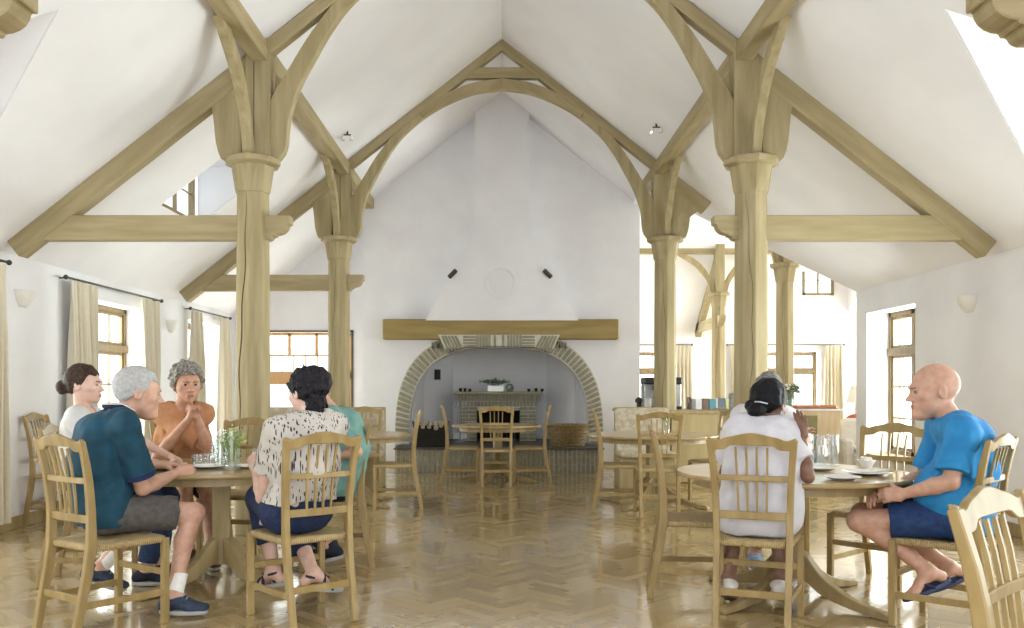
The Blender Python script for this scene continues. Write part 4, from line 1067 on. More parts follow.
# ---------------------------------------------------------------- things on the hearth
def basket(name, x, y, z, rx, ry, h, m, label, flare=1.15, square=2.6):
    r = thing(name, (x, y, z), label=label, cat='basket')
    mb = MB(); R = []; n = 60
    def ring(k, z_, o=0): 
        out = []
        for j in range(n):
            a = 2 * PI * j / n; c, s = math.cos(a), math.sin(a); q = (abs(c) ** square + abs(s) ** square) ** (-1 / square)
            wv = .004 * math.sin(j * PI + z_ * 180)
            out.append(((rx * k + wv - o) * c * q, (ry * k + wv - o) * s * q, z_))
        return out
    L_ = 14
    for i in range(L_ + 1): t = i / L_; R.append(ring(1 + (flare - 1) * t - .02 * math.cos(i * PI), h * t))
    R2 = [ring(1 + (flare - 1) * t, h * t, .015) for t in (1, .5, .06)]
    mb.loft(R + R2); mb.build('woven_body', m, r, smooth=False)
    mb = MB(); rim = [(p[0], p[1], h) for p in ring(flare, h)]; mb.tube(rim, .013, 6, closed=True); mb.build('rim', m, r)
    for s in (-1, 1):
        mb = MB(); mb.tube([(s * rx * flare, -.07, h), (s * (rx * flare + .02), -.05, h + .06), (s * (rx * flare + .02), .05, h + .06), (s * rx * flare, .07, h)], .009, 6); mb.build('handle', m, r)
    return r
M_WICK = mat('wicker', '#6b5a3b', '#937c54', .8, 40, bump=.4, bscale=90)
M_WICKD = mat('dark_wicker', '#15120f', '#211c17', .8, 40, bump=.4, bscale=90)
basket('log_basket', -1.07, 13.0, ZH, .24, .17, .31, M_WICKD, 'black square basket of logs on the brick hearth', 1.04, 8)
basket('wicker_basket', .99, 13.05, ZH, .25, .2, .32, M_WICK, 'brown oval wicker basket on the brick hearth', 1.28, 2.2)
rg = random.Random(2)
for i in range(9):
    x = -1.24 + i % 5 * .085; y = 12.93 + (i // 5) * .11; mb = MB(); c = Vector((x, y, ZH + .30 + rg.uniform(0, .03) + (i // 5) * .02)); d = Vector((rg.uniform(-.04, .04), .13, rg.uniform(-.02, .05)))
    mb.tube([c - d, c + d], rg.uniform(.028, .036), 9); tag(mb.build('firewood_log', mat('log_bark', '#8d8373', '#b6ab99', .9, 30)), 'split log lying in the black basket on the hearth', 'log', 'logs in the black hearth basket')
r = thing('fire_irons', (-.68, 14.0, ZH), label='set of upright fire irons on a stand beside the small fireplace', cat='fire tools')
mb = MB(); mb.lathe([(.09, 0), (.09, .015), (.012, .03), (.01, .62), (.02, .66), (.001, .69)], 14); mb.build('stand', M_STEEL, r)
mb = MB(); mb.tube([(-.1, 0, .56), (.1, 0, .56)], .006, 6); mb.build('cross_bar', M_STEEL, r)
for x in (-.09, -.035, .04, .09): mb = MB(); mb.tube([(x, -.02, .08), (x, -.02, .6)], .006, 6); mb.lathe([(.012, .6), (.014, .66), (.001, .68)], 8, (x, -.02, 0)); mb.box(x - .02, x + .02, -.03, -.015, .05, .14); mb.build('iron_tool', M_STEEL, r)
# mantel ornaments
r = thing('mantel_planter', (-.09, 14.24, 1.175), label='white rectangular planter with trailing fern on the small mantel', cat='plant pot')
mb = MB(); mb.box(-.15, .12, -.05, .05, 0, .10); mb.build('pot', M_WHITEC, r, bevel=.006)
plant(r, -.02, 0, .09, 60, .26, .12, M_GREEND, .05, 8)
r = thing('curled_ornament', (.12, 14.22, 1.175), label='grey curled ornament beside the planter on the mantel', cat='ornament')
mb = MB(); mb.tube([(.06 * math.cos(a) * (1 - a / 14), 0, .065 + .06 * math.sin(a) * (1 - a / 14)) for a in [k * .3 for k in range(-5, 24)]], .012, 8); mb.build('curl', M_GREEND, r)
mb = MB(); mb.box(-.04, .04, -.02, .02, 0, .012); mb.build('foot', M_GREEND, r)
for i, (x, c) in enumerate(((-.62, 0), (-.55, 0), (-.47, 1), (.50, 1), (.62, 0), (.72, 1))):
    o = lath('candle_cup', cup_prof(.022, .028, .055 - c * .01, .006), M_BLACK, (x - .06, 14.22, 1.175), 'tiny dark candle cup on the mantel shelf', 'candle holder', 'dark candle cups on the mantel', 14)
# ---------------------------------------------------------------- things on the tables
ZT = .751
def tp(px, py): Y = F * (H - ZT) / (py - CY); return ((px - CX) / F * Y, Y)
def glass_thing(kind, px, py, prof, label, cat, fill=None, group=None):
    x, y = tp(px, py); r = thing(kind, (x, y, ZT), label=label, cat=cat, group=group)
    mb = MB(); mb.lathe(prof, 28, cap=False); mb.build('glass', M_GLASS, r, smooth=True, ang=50)
    if fill:
        ra, rb, z0, z1, m = fill; mb = MB(); mb.lathe([(.001, z0), (ra, z0), (rb, z1), (.001, z1)], 24, cap=False); mb.build('drink', m, r, smooth=True, ang=50)
    return r
def tumbler(r, h): return [(.001, .001), (r * .85, .001), (r, h), (r - .0025, h), (r * .85 - .002, .008), (.001, .008)]
M_JUICE = mat('orange_juice', '#d79a2c', '#e2aa3c', .3, 8)
M_WAT = glass_mat('table_water', '#fafeff', 1.33)
PL = lambda R_: [(.001, .002), (R_ * .6, .002), (R_, .016), (R_, .019), (R_ * .62, .006), (.001, .006)]
def plate_at(px, py, R_, label, dz=0):
    x, y = tp(px, py); r = thing('plate', (x, y, ZT + dz), label=label, cat='plate'); mb = MB(); mb.lathe(PL(R_), 36, cap=False); mb.build('dish', M_WHITEC, r, smooth=True, ang=50); return r, x, y
r, x, y = plate_at(157, 469, .135, 'dinner plate of food in front of the polo shirted man')
rg = random.Random(11)
mb = MB(); mb2 = MB(); mb3 = MB()
for i in range(60):
    a = rg.uniform(0, 6.28); q = rg.uniform(0, .085); c = (math.cos(a) * q, math.sin(a) * q, .010 + rg.uniform(0, .02) * (1 - q / .1)); s = rg.uniform(.009, .016)
    (mb, mb2, mb3)[i % 3].ico(c, (s, s * rg.uniform(.6, 1), s * .6), 1)
mb.build('salad_leaves', M_GREEN, r, smooth=True); mb2.build('stew', mat('stew_brown', '#4a2c1c', '#6b4428', .5, 40), r, smooth=True); mb3.build('grain', mat('food_yellow', '#c7a24a', '#d6b661', .6, 40), r, smooth=True)
mb = MB(); mb.tube([(-.02, -.10, .03), (.06, -.03, .035), (.14, .0, .035)], .0028, 6); mb.box(.13, .17, -.008, .008, .034, .036); mb.build('fork', M_STEEL, r)
r, x, y = plate_at(209, 468, .11, 'white plate under the two small tumblers at mid table')
glass_thing('tumbler', 197, 466.5, tumbler(.033, .075), 'small tumbler on the white plate, nearer the polo shirted man', 'glass', (.027, .029, .012, .04, M_WAT))
glass_thing('tumbler', 208, 465.5, tumbler(.032, .075), 'small tumbler on the white plate, nearer the tall water jug', 'glass', (.027, .029, .012, .035, M_WAT))
glass_thing('water_bottle', 215, 465, [(.001, .001), (.026, .001), (.028, .10), (.02, .14), (.012, .17), (.012, .19), (.009, .19), (.009, .17), (.018, .135), (.025, .1), (.023, .006), (.001, .006)], 'slim clear bottle between the tumblers and the water jug', 'bottle')
glass_thing('water_jug', 220, 467.5, [(.001, .001), (.038, .001), (.040, .03), (.038, .2), (.042, .235), (.039, .235), (.035, .2), (.037, .03), (.035, .008), (.001, .008)], 'tall narrow glass of water beside the flower vase', 'jug', (.034, .033, .01, .19, M_WAT))
v = glass_thing('flower_vase', 232, 470, [(.001, .001), (.046, .001), (.050, .02), (.056, .235), (.053, .235), (.047, .02), (.043, .012), (.001, .012)], 'clear glass vase of small green flowers on the five diners\' table', 'vase', (.042, .050, .014, .15, M_WAT))
plant(v, 0, 0, .05, 60, .085, .235, M_GREENL, .022, 5)
plate_at(247, 468, .085, 'small white plate between the vase and the leaf-print blouse woman')
glass_thing('juice_glass', 266, 471, tumbler(.030, .10), 'glass of orange juice by the leaf-print blouse woman\'s hand', 'glass', (.024, .026, .01, .06, M_JUICE))
glass_thing('tumbler', 256, 461, tumbler(.030, .09), 'empty tumbler behind the juice glass on the five diners\' table', 'glass')
# bald man's table
J = [(.001, .001), (.046, .001), (.050, .02), (.052, .10), (.047, .17), (.053, .205), (.050, .205), (.044, .17), (.049, .1), (.047, .02), (.043, .008), (.001, .008)]
j = glass_thing('water_jug', 818, 468, J, 'glass jug of water nearest the white shirted woman\'s raised arm', 'jug', (.044, .048, .01, .10, M_WAT))
mb = MB(); mb.tube([(.05, 0, .17), (.085, 0, .165), (.092, 0, .11), (.075, 0, .06), (.051, 0, .05)], .006, 8); mb.build('handle', M_GLASS, j, smooth=True)
glass_thing('carafe', 833, 466, [(.001, .001), (.034, .001), (.037, .03), (.036, .20), (.033, .20), (.034, .03), (.031, .008), (.001, .008)], 'tall straight glass carafe just beyond the water jug', 'carafe')
glass_thing('tumbler', 806, 470, tumbler(.032, .085), 'tumbler beside the white shirted woman\'s elbow', 'glass', (.027, .029, .012, .04, M_WAT))
plate_at(822, 470.5, .08, 'small white saucer plate underneath the water jug')
plate_at(867, 474.5, .135, 'large white plate nearer the bald man', 0)
plate_at(842, 479.5, .10, 'smaller white plate nearest the table edge by the bald man')
x, y = tp(866, 470.5)
r = thing('serving_bowl', (x, y, ZT + .017), label='white bowl heaped with food on the large plate', cat='bowl')
mb = MB(); mb.lathe([(.001, .0), (.03, .0), (.056, .045), (.053, .045), (.028, .006), (.001, .006)], 28, cap=False); mb.build('bowl', M_WHITEC, r, smooth=True)
mb = MB(); [mb.ico((rg.uniform(-.025, .025), rg.uniform(-.025, .025), .035 + rg.uniform(0, .02)), .015, 1) for _ in range(14)]; mb.build('rice', mat('rice_white', '#e6e2d6', '#efece2', .8), r, smooth=True)
x, y = tp(878, 476)
r = thing('dinner_knife', (x, y, ZT + .021), math.radians(8), 'steel knife resting across the large plate', 'knife')
mb = MB(); mb.box(-.10, .0, -.007, .007, 0, .003); mb.build('blade', M_STEEL, r); mb = MB(); mb.box(0, .09, -.006, .006, 0, .006); mb.build('handle', M_STEEL, r, bevel=.002)
# bottle vase on the table before the counter
v = glass_thing('bottle_vase', 666, 435.5, [(.001, .001), (.032, .001), (.034, .06), (.014, .12), (.013, .17), (.010, .17), (.011, .12), (.030, .06), (.028, .006), (.001, .006)], 'little bottle vase with a green sprig on the table before the counter', 'vase')
plant(v, 0, 0, .08, 10, .06, .14, M_GREEN, .03, 15)
# ---------------------------------------------------------------- soft bodies from distance fields
def nrm(v): v = np.asarray(v, float); return v / max(1e-9, np.linalg.norm(v))
def smin(a, b, k):
    if k <= 0: return np.minimum(a, b)
    h = np.clip(.5 + .5 * (b - a) / k, 0, 1); return b + (a - b) * h - k * h * (1 - h)
def smax(a, b, k): return -smin(-a, -b, k)
def d_cap(P, a, b, ra, rb, u=None, f=1.0):
    a = np.asarray(a, float); b = np.asarray(b, float); q = P - a; ba = b - a
    sc = 1.0
    if u is not None:
        u = nrm(u); q = q + np.outer(q @ u, u) * (1 / f - 1); ba = ba + u * (ba @ u) * (1 / f - 1); sc = 1.0
    h = np.clip(q @ ba / max(1e-9, ba @ ba), 0, 1)
    return (np.linalg.norm(q - h[:, None] * ba, axis=1) - (ra + (rb - ra) * h)) * sc
def d_ell(P, c, r, R=None):
    q = P - np.asarray(c, float)
    if R is not None: q = q @ np.asarray(R)
    r = np.asarray(r, float); k0 = np.linalg.norm(q / r, axis=1); k1 = np.linalg.norm(q / (r * r), axis=1)
    return k0 * (k0 - 1) / np.maximum(k1, 1e-9)
def noise3(P, s, seed=0):
    """cheap smooth noise: sum of rotated sines, about -1..1"""
    rg = np.random.RandomState(seed); out = np.zeros(len(P))
    for i in range(7):
        d = rg.normal(size=3); d /= np.linalg.norm(d); k = s * (.6 + .9 * rg.rand())
        out += np.sin((P @ d) * k * 2 * PI + rg.rand() * 6.28 + 1.3 * np.sin((P @ np.roll(d, 1)) * k * 2.6 + i))
    return out / 4.0
def surface(fn, lo, hi, h, name, m, parent=None):
    lo = np.asarray(lo, float) - 2 * h; hi = np.asarray(hi, float) + 2 * h
    c = 4
    n = (np.ceil((hi - lo) / (h * c)).astype(int) + 1)
    g = np.stack(np.meshgrid(*[np.arange(k) for k in n], indexing='ij'), -1).reshape(-1, 3)
    cen = lo + (g + .5) * h * c
    d = fn(cen)
    act = g[np.abs(d) < h * c * 1.25 + .012]
    N = n * c + 1
    val = np.full(N, 9.0, np.float32)
    off = np.stack(np.meshgrid(*[np.arange(c + 1)] * 3, indexing='ij'), -1).reshape(-1, 3)
    idx = (act[:, None, :] * c + off[None]).reshape(-1, 3)
    flat = np.unique((idx[:, 0] * N[1] + idx[:, 1]) * N[2] + idx[:, 2])
    ix = flat // (N[1] * N[2]); iy = (flat // N[2]) % N[1]; iz = flat % N[2]
    P = lo + np.stack([ix, iy, iz], 1) * h
    v = np.empty(len(P))
    for i in range(0, len(P), 200000): v[i:i + 200000] = fn(P[i:i + 200000])
    vf = val.reshape(-1); vf[flat] = v
    # cells that cross
    cell = np.unique(((act[:, None, :] * c + np.stack(np.meshgrid(*[np.arange(c)] * 3, indexing='ij'), -1).reshape(-1, 3)[None]).reshape(-1, 3)) @ np.array([N[1] * N[2], N[2], 1]))
    st = np.array([N[1] * N[2], N[2], 1]); cor = np.array([[i, j, k] for i in (0, 1) for j in (0, 1) for k in (0, 1)]); co = cor @ st
    V = vf[cell[:, None] + co[None]]
    ok = (V.min(1) < 0) & (V.max(1) >= 0) & (V.max(1) < 5)
    cell = cell[ok]; V = V[ok]
    if not len(cell): return None
    base = lo + np.stack([cell // (N[1] * N[2]), (cell // N[2]) % N[1], cell % N[2]], 1) * h
    acc = np.zeros((len(cell), 3)); cnt = np.zeros(len(cell))
    for a in range(8):
        for b in range(a + 1, 8):
            if np.abs(cor[a] - cor[b]).sum() != 1: continue
            va, vb = V[:, a], V[:, b]; cr = (va < 0) != (vb < 0)
            t = np.where(cr, va / np.where(np.abs(va - vb) < 1e-12, 1, va - vb), 0)
            acc += np.where(cr[:, None], cor[a] + (cor[b] - cor[a]) * t[:, None], 0); cnt += cr
    verts = base + acc / cnt[:, None] * h
    lut = np.full(N.prod(), -1, np.int64); lut[cell] = np.arange(len(cell))
    faces = []
    for ax in range(3):
        s = st[ax]; o1, o2 = st[(ax + 1) % 3], st[(ax + 2) % 3]
        v0 = vf[cell]; v1 = vf[cell + s]; cr = (v0 < 0) != (v1 < 0)
        cc = cell[cr]; q = np.stack([lut[cc], lut[cc - o1], lut[cc - o1 - o2], lut[cc - o2]], 1)
        good = (q >= 0).all(1); q = q[good]; fl = (v0[cr] < 0)[good]
        q[~fl] = q[~fl][:, ::-1]; faces.append(q)
    fc = np.concatenate(faces)[:, ::1]
    me = bpy.data.meshes.new(name)
    me.vertices.add(len(verts)); me.vertices.foreach_set('co', verts.astype(np.float32).ravel())
    me.loops.add(len(fc) * 4); me.polygons.add(len(fc))
    me.loops.foreach_set('vertex_index', fc.astype(np.int32).ravel())
    me.polygons.foreach_set('loop_start', np.arange(0, len(fc) * 4, 4, dtype=np.int32))
    me.polygons.foreach_set('use_smooth', np.ones(len(fc), bool))
    me.update(calc_edges=True); me.validate()
    me.materials.append(m)
    o = bpy.data.objects.new(name, me); COL.objects.link(o)
    if parent: o.parent = parent
    return o

def ik(a, c, l1, l2, hint):
    a = np.asarray(a, float); c = np.asarray(c, float); d = c - a; L = np.linalg.norm(d)
    if L > (l1 + l2) * .999: L2 = (l1 + l2) * .999; s = L / L2; l1 *= s * 1.0005; l2 *= s * 1.0005
    x = (l1 * l1 - l2 * l2 + L * L) / (2 * L); h = math.sqrt(max(0, l1 * l1 - x * x)); u = d / L
    w = np.asarray(hint, float); w = nrm(w - u * (w @ u)); return a + u * x + w * h
class Field:
    """a list of soft parts; call it with points"""
    def __init__(s): s.p = []; s.lo = np.full(3, 9e9); s.hi = -s.lo
    def _b(s, c, r): c = np.asarray(c, float); s.lo = np.minimum(s.lo, c - r); s.hi = np.maximum(s.hi, c + r)
    def cap(s, a, b, ra, rb, k=.02, u=None, f=1.0, sub=False):
        m = max(ra, rb) * max(1, f)
        c = (np.asarray(a, float) + np.asarray(b, float)) / 2; rad = np.linalg.norm(np.asarray(a, float) - b) / 2 + m
        s.p.append((0, (a, b, ra, rb, u, f), k, sub, c, rad))
        if not sub: s._b(a, m); s._b(b, m)
        return s
    def ell(s, c, r, R=None, k=.02, sub=False):
        s.p.append((1, (c, r, R), k, sub, np.asarray(c, float), max(r)))
        if not sub: s._b(c, max(r))
        return s
    def __call__(s, P):
        D = np.full(len(P), 1.0)
        for t, a, k, sub, c, rad in s.p:
            near = np.linalg.norm(P - c, axis=1) < rad + .10 + k
            if t and not near.any(): continue
            Q = P[near]
            if not len(Q): continue
            d = d_ell(Q, *a) if t else d_cap(Q, *a)
            D[near] = smax(D[near], -d, k) if sub else smin(D[near], d, k)
        # coarse lower bound away from everything
        return D
# ---------------------------------------------------------------- people
A3 = lambda *v: np.array(v, float)
def Wn(px, py, Y): return np.array(W(px, py, Y))
def fr_yaw(th): t = math.radians(th); return A3(math.cos(t), math.sin(t), 0), A3(-math.sin(t), math.cos(t), 0)
def skin(name, a, b): return mat(name, a, b, .5, 25, sss=.08, detail=3)
def head_frame(th, pitch=0, roll=0):
    r, f = fr_yaw(th); u = A3(0, 0, 1); p = math.radians(pitch)
    f2 = f * math.cos(p) + u * math.sin(p); u2 = u * math.cos(p) - f * math.sin(p)
    q = math.radians(roll); r2 = r * math.cos(q) + u2 * math.sin(q); u3 = u2 * math.cos(q) - r * math.sin(q)
    return np.stack([r2, f2, u3], 1)                    # columns right, forward, up
def head_field(c, R, hs, fem=False, old=False):
    F_ = Field(); T = lambda *p: c + R @ (A3(*p) * hs)
    def ell(p, r, k=.02, sub=False): F_.ell(T(*p), A3(*r) * hs, R, k * hs, sub)
    def cp(a, b, ra, rb, k=.01, sub=False): F_.cap(T(*a), T(*b), ra * hs, rb * hs, k * hs, sub=sub)
    ell((0, -.012, .030), (.076, .098, .090)); ell((0, .028, -.012), (.066, .064, .086), .03)
    j = .048 if fem else .055
    ell((0, .034, -.062), (j, .055, .046), .03); ell((0, .078, -.094), (.020 if not fem else .015, .015, .018), .022)
    for s in (-1, 1):
        ell((s * .045, .060, -.020), (.022, .022, .020), .02)
        ell((s * .079, -.008, -.004), (.009, .020, .033), .006); ell((s * .089, -.003, -.002), (.007, .011, .020), .004, True)
    cp((-.032, .086, .022), (.032, .086, .022), .011 if fem else .0135, .011 if fem else .0135, .012)
    for s in (-1, 1): ell((s * .031, .103, .002), (.019, .016, .0115), .012, True)
    n = .95 if fem else (1.16 if old else 1.08)
    cp((0, .088, .014), (0, .106, -.028), .007 * n, .0105 * n, .010); ell((0, .111, -.031), (.0115 * n, .012 * n, .010 * n), .008)
    for s in (-1, 1): ell((s * .0125 * n, .1, -.035), (.0085, .010, .008), .006)
    cp((-.017, .0905, -.0585), (.017, .0905, -.0585), .0075, .0075, .006); cp((-.015, .089, -.071), (.015, .089, -.071), .0085, .0085, .006)
    cp((-.022, .101, -.0645), (.022, .101, -.0645), .0030, .0030, .003, True)
    if old: ell((0, .055, -.105), (.03, .04, .02), .03)
    return F_
def hand(F_, w, d, side, n, curl=(.5, .7, .6), spread=.012, sc=1.0, thumb=.6):
    """w wrist, d along the palm, side towards the thumb, n the way the palm looks"""
    d = nrm(d); side = nrm(side - d * (side @ d)); n = nrm(np.cross(d, side) * np.sign(np.cross(d, side) @ n + 1e-9))
    P = lambda a, b, c=0: w + (d * a + side * b + n * c) * sc
    F_.cap(P(.015, 0), P(.078, .002), .0205 * sc, .0185 * sc, .012, side, 1.95)
    for i, (b, L, rr) in enumerate(((.030, .072, .0092), (.010, .080, .0095), (-.011, .074, .0090), (-.031, .059, .0082))):
        p = P(.082 - .006 * (i in (0, 3)) - .004 * (i == 3), b); ang = 0; dirb = d + side * (b * spread * 30); dirb = nrm(dirb)
        for seg, (fr, cc) in enumerate(zip((.46, .30, .24), curl)):
            ang += cc * (1 + .08 * i); dr = dirb * math.cos(ang) + n * math.sin(ang); q = p + dr * L * fr * sc * 1.05
            F_.cap(p, q, (rr - .0006 * seg) * sc, (rr - .0006 * (seg + 1)) * sc, .005 if seg else .008); p = q
    p = P(.022, .022, .006); dr = nrm(d * .62 + side * .75 + n * thumb * .6); q = p + dr * .040 * sc
    F_.cap(p, q, .0135 * sc, .0115 * sc, .01); dr2 = nrm(d * .85 + side * .25 + n * thumb); q2 = q + dr2 * .032 * sc; F_.cap(q, q2, .0112 * sc, .009 * sc, .006)

def person(label, skinm, th, pel, neck, headc, hth, hp=0, hr=0, hs=1.1, fem=False, old=False, slump=.05, sw=.185, S=1.0,
           wr=None, el=None, hands=None, ank=None, kn=None, toe=None, lth=None, shirt=None, pants=None, shoes=None, hair=None, socks=None,
           brow='#4a3b30', belly=0.0, waist=1.0):
    r, f = fr_yaw(th); up = A3(0, 0, 1)
    pel, neck, headc = [np.asarray(v, float) for v in (pel, neck, headc)]
    R = head_frame(hth, hp, hr)
    spine = nrm(neck - pel); back = nrm(-f + spine * (f @ spine))
    mid = pel * .5 + neck * .5 + back * slump; low = pel * .78 + neck * .22 + back * slump * .6; chest = pel * .22 + neck * .78 + back * slump * .8
    B = Field(); T = Field()                                # T: torso alone, for the shirt
    SH = {s: neck - up * .045 + r * s * sw + f * .015 for s in (-1, 1)}
    HP = {s: pel + r * s * .088 for s in (-1, 1)}
    def torso(X, o):
        X.cap(HP[-1], HP[1], .105 + o, .105 + o, .03)
        X.cap(pel + f * .01, low + f * belly * .6, .108 + o, (.105 + belly * .35) + o, .05, r, 1.28 * waist)
        X.cap(low + f * belly * .7, mid + f * belly * .4, .105 + belly * .4 + o, .108 + o, .05, r, (1.25 if fem else 1.36) * waist)
        X.cap(mid, chest, .108 + o, .106 + o, .06, r, (1.32 if fem else 1.46) * min(1, waist + .08))
        X.cap(SH[-1] - r * -.02, SH[1] - r * .02, .058 + o * .7, .058 + o * .7, .055)
        X.cap(neck - up * .01 - r * .09 - up * .01, neck - up * .01 + r * .09 - up * .01, .042 + o * .6, .042 + o * .6, .05)
    torso(B, -.006)
    nb = headc + R @ (A3(0, -.022, -.065) * hs)
    B.cap(neck - up * .02, nb, .058 if not fem else .046, .050 * hs if not fem else .039 * hs, .03)
    EL = {}; WR = {}; KN = {}; AN = {}
    for i, s in enumerate((-1, 1)):
        w = np.asarray(wr[i], float); WR[s] = w
        e = el[i] if el and el[i] is not None else None
        if e is None: e = ik(SH[s], w, .285 * S, .255 * S, -up * .8 + r * s * .5 - f * .2)
        e = np.asarray(e, float); EL[s] = e
        a_ = .050 if not fem else .041
        B.cap(SH[s], SH[s] * .45 + e * .55, a_ + .006, a_ - .002, .025); B.cap(SH[s] * .45 + e * .55, e, a_ - .002, a_ - .009, .01)
        m_ = e * .68 + w * .32; B.cap(e, m_, a_ - .009, a_ - .007, .012); B.cap(m_, w, a_ - .008, .0255 if not fem else .021, .012)
        h = hands[i] if hands and hands[i] else {}
        dd = nrm(h.get('d', w - e)); hand(B, w, dd, np.asarray(h.get('side', -r * s), float), np.asarray(h.get('n', -up), float), h.get('curl', (.35, .5, .4)), h.get('spread', .012), h.get('sc', 1.0 if not fem else .9), h.get('thumb', .6))
        a = np.asarray(ank[i], float); AN[s] = a
        k = kn[i] if kn and kn[i] is not None else None
        lf = fr_yaw(lth)[1] if lth is not None else f
        if k is None: k = ik(HP[s], a, .43 * S, .43 * S, up * 1.0 + lf * .9)
        k = np.asarray(k, float); KN[s] = k
        B.cap(HP[s], k, .082, .058, .03); sh = nrm(a - k); bk = nrm(-lf + sh * (lf @ sh)); m_ = k * .66 + a * .34 + bk * .016
        B.cap(k, m_, .054, .053, .02); B.cap(m_, a, .052, .034, .02)
        t = nrm(toe[i]) if toe and toe[i] is not None else nrm(lf)
        fu = nrm(up - t * (up @ t)); fs = np.cross(t, fu)
        heel = a - t * .045 - fu * .045; ball = a + t * .105 - fu * .058; tip = a + t * .160 - fu * .064
        B.cap(a, heel, .035, .030, .02); B.cap(a + t * .01, ball, .034, .022, .03, fs, 1.3); B.cap(ball, tip, .020, .016, .015, fs, 1.9)
    HF = head_field(headc, R, hs, fem, old)
    def body(P): 
        d = B(P); return smin(d, HF(P), .022)
    lo = np.minimum(B.lo, HF.lo) - .01; hi = np.maximum(B.hi, HF.hi) + .01
    o = surface(body, lo, hi, .0052, 'person', skinm); tag(o, label, 'person')
    H_ = lambda *p: headc + R @ (A3(*p) * hs)
    # eyes, brows, lips
    for s in (-1, 1):
        mb = MB(); mb.cur = 0; mb.ico((0, 0, 0), .0110 * hs, 3); mb.cur = 1
        mb.lathe([(.0072 * hs, .0088 * hs), (.0055 * hs, .0102 * hs), (.0001, .0113 * hs)], 12)
        e_ = mb.build('eye', [mat('eye_white', '#a39a92', '#aca39b', .3), mat('eye_iris', '#2c2420', '#3a2f28', .2)], o, smooth=True)
        e_.matrix_local = Matrix(np.block([[np.stack([R[:, 0], -R[:, 2], R[:, 1]], 1), H_(s * .031, .0815, .002)[:, None]], [np.zeros((1, 3)), np.ones((1, 1))]]).tolist())
        E = Field(); E.cap(H_(s * .017, .100, .019), H_(s * .046, .091, .021), .0042 * hs, .003 * hs, .003); surface(E, E.lo, E.hi, .0025, 'eyebrow', mat('brow_' + brow.strip('#'), brow, None, .9), o)
        L_ = Field(); L_.cap(H_(s * .021, .0935, .0125), H_(s * .041, .0885, .0115), .0052 * hs, .0048 * hs, .003); surface(L_, L_.lo, L_.hi, .0028, 'eyelid', skinm, o)
    L_ = Field(); L_.cap(H_(-.016, .0945, -.0595), H_(.016, .0945, -.0595), .0048 * hs, .0048 * hs, .002); L_.cap(H_(-.014, .0945, -.0695), H_(.014, .0945, -.0695), .0055 * hs, .0055 * hs, .002)
    surface(L_, L_.lo, L_.hi, .003, 'lips', mat('lip_' + skinm.name, '#a0705f' if not skinm.name.endswith('deep') else '#6e4238', None, .45), o)
    if hair:
        hb = Field()
        hb.ell(H_(0, -.014, .032), A3(.080 + hair['t'], .100 + hair['t'], .094 + hair['t']) * hs, R, .02)
        for q in hair.get('extra', ()):
            if len(q) == 2: hb.ell(H_(*q[0]), A3(*q[1]) * hs, R, .015)
            else: hb.cap(H_(*q[0]), H_(*q[1]), q[2] * hs, q[3] * hs, .02)
        amp, fq, sd = hair['amp'], hair['fq'], hair.get('seed', 1); zf_, zb_, zs_ = hair['line']       # forehead, nape, temple
        fb = hair.get('front', .055)
        def hfn(P):
            d = hb(P); q = (P - headc) @ R / hs
            t = np.clip((q[:, 1] - .005) / fb, 0, 1); t = t * t * (3 - 2 * t); t2 = np.clip((-q[:, 1] - .02) / .05, 0, 1)
            hl = zs_ + (zf_ - zs_) * t; hl = hl + (zb_ - hl) * t2 * (1 - t)
            hl = hl + .006 * np.sin(q[:, 0] * 120 + 1)
            m = np.abs(d) < .08; nz = np.zeros(len(P))
            nz[m] = noise3(P[m], fq, sd) * amp + noise3(P[m], fq * 2.3, sd + 5) * amp * .45
            fall = hair.get('cutmask')
            cut = (hl - q[:, 2]) * hs
            if fall is not None: cut = np.where(q[:, 1] < fall, -1.0, cut)
            return smax(d + nz, cut, .008)
        surface(hfn, hb.lo - amp - .01, hb.hi + amp + .01, .0048, 'hair', hair['m'], o)
    if shirt:
        TT = Field(); torso(TT, shirt.get('o', .014)); cuts = []
        SL_ = []
        for s in (-1, 1):
            q = Field(); a, e = SH[s], EL[s]; fr = shirt['sleeve']; end = a + (e - a) * fr; a_ = (.050 if not fem else .041)
            w1 = shirt.get('w', .022)
            q.cap(a + (e - a) * .06, end + (e - a) * .08, a_ + w1 * .55, a_ + w1 * .95 + .004, .02)
            SL_.append((q, end, nrm(e - a)))
        hem = shirt.get('hem'); wa = shirt.get('wr', .005); sd = shirt.get('seed', 3)
        nk = shirt.get('neck', .07); nc = neck + up * .035 + f * shirt.get('nf', .025); v = shirt.get('v', 0)
        dn = nrm(neck - nb) * -1
        def sfn(P, o=0.0):
            d = TT(P)
            for q, end, dr in SL_: d = smin(d, smax(q(P), (P - end) @ dr, .004), .045)
            if hem is not None: d = smax(d, hem - P[:, 2], .006)
            c = d_cap(P, nc - up * .012, nc + up * .2, nk, nk * 1.15); d = smax(d, -c, .008)
            m = np.abs(d) < .05; nz = np.zeros(len(P)); Q = P[m]
            nz[m] = noise3(Q * A3(1, 1, .55), 4.5, sd) * wa * 1.6 + noise3(Q, 11, sd + 3) * wa * .6
            return d + nz
        lo_ = TT.lo.copy(); hi_ = TT.hi.copy()
        for q, *_ in SL_: lo_ = np.minimum(lo_, q.lo); hi_ = np.maximum(hi_, q.hi)
        so = surface(sfn, lo_ - .02, hi_ + .02, .0065, shirt.get('name', 'shirt'), shirt['m'], o)
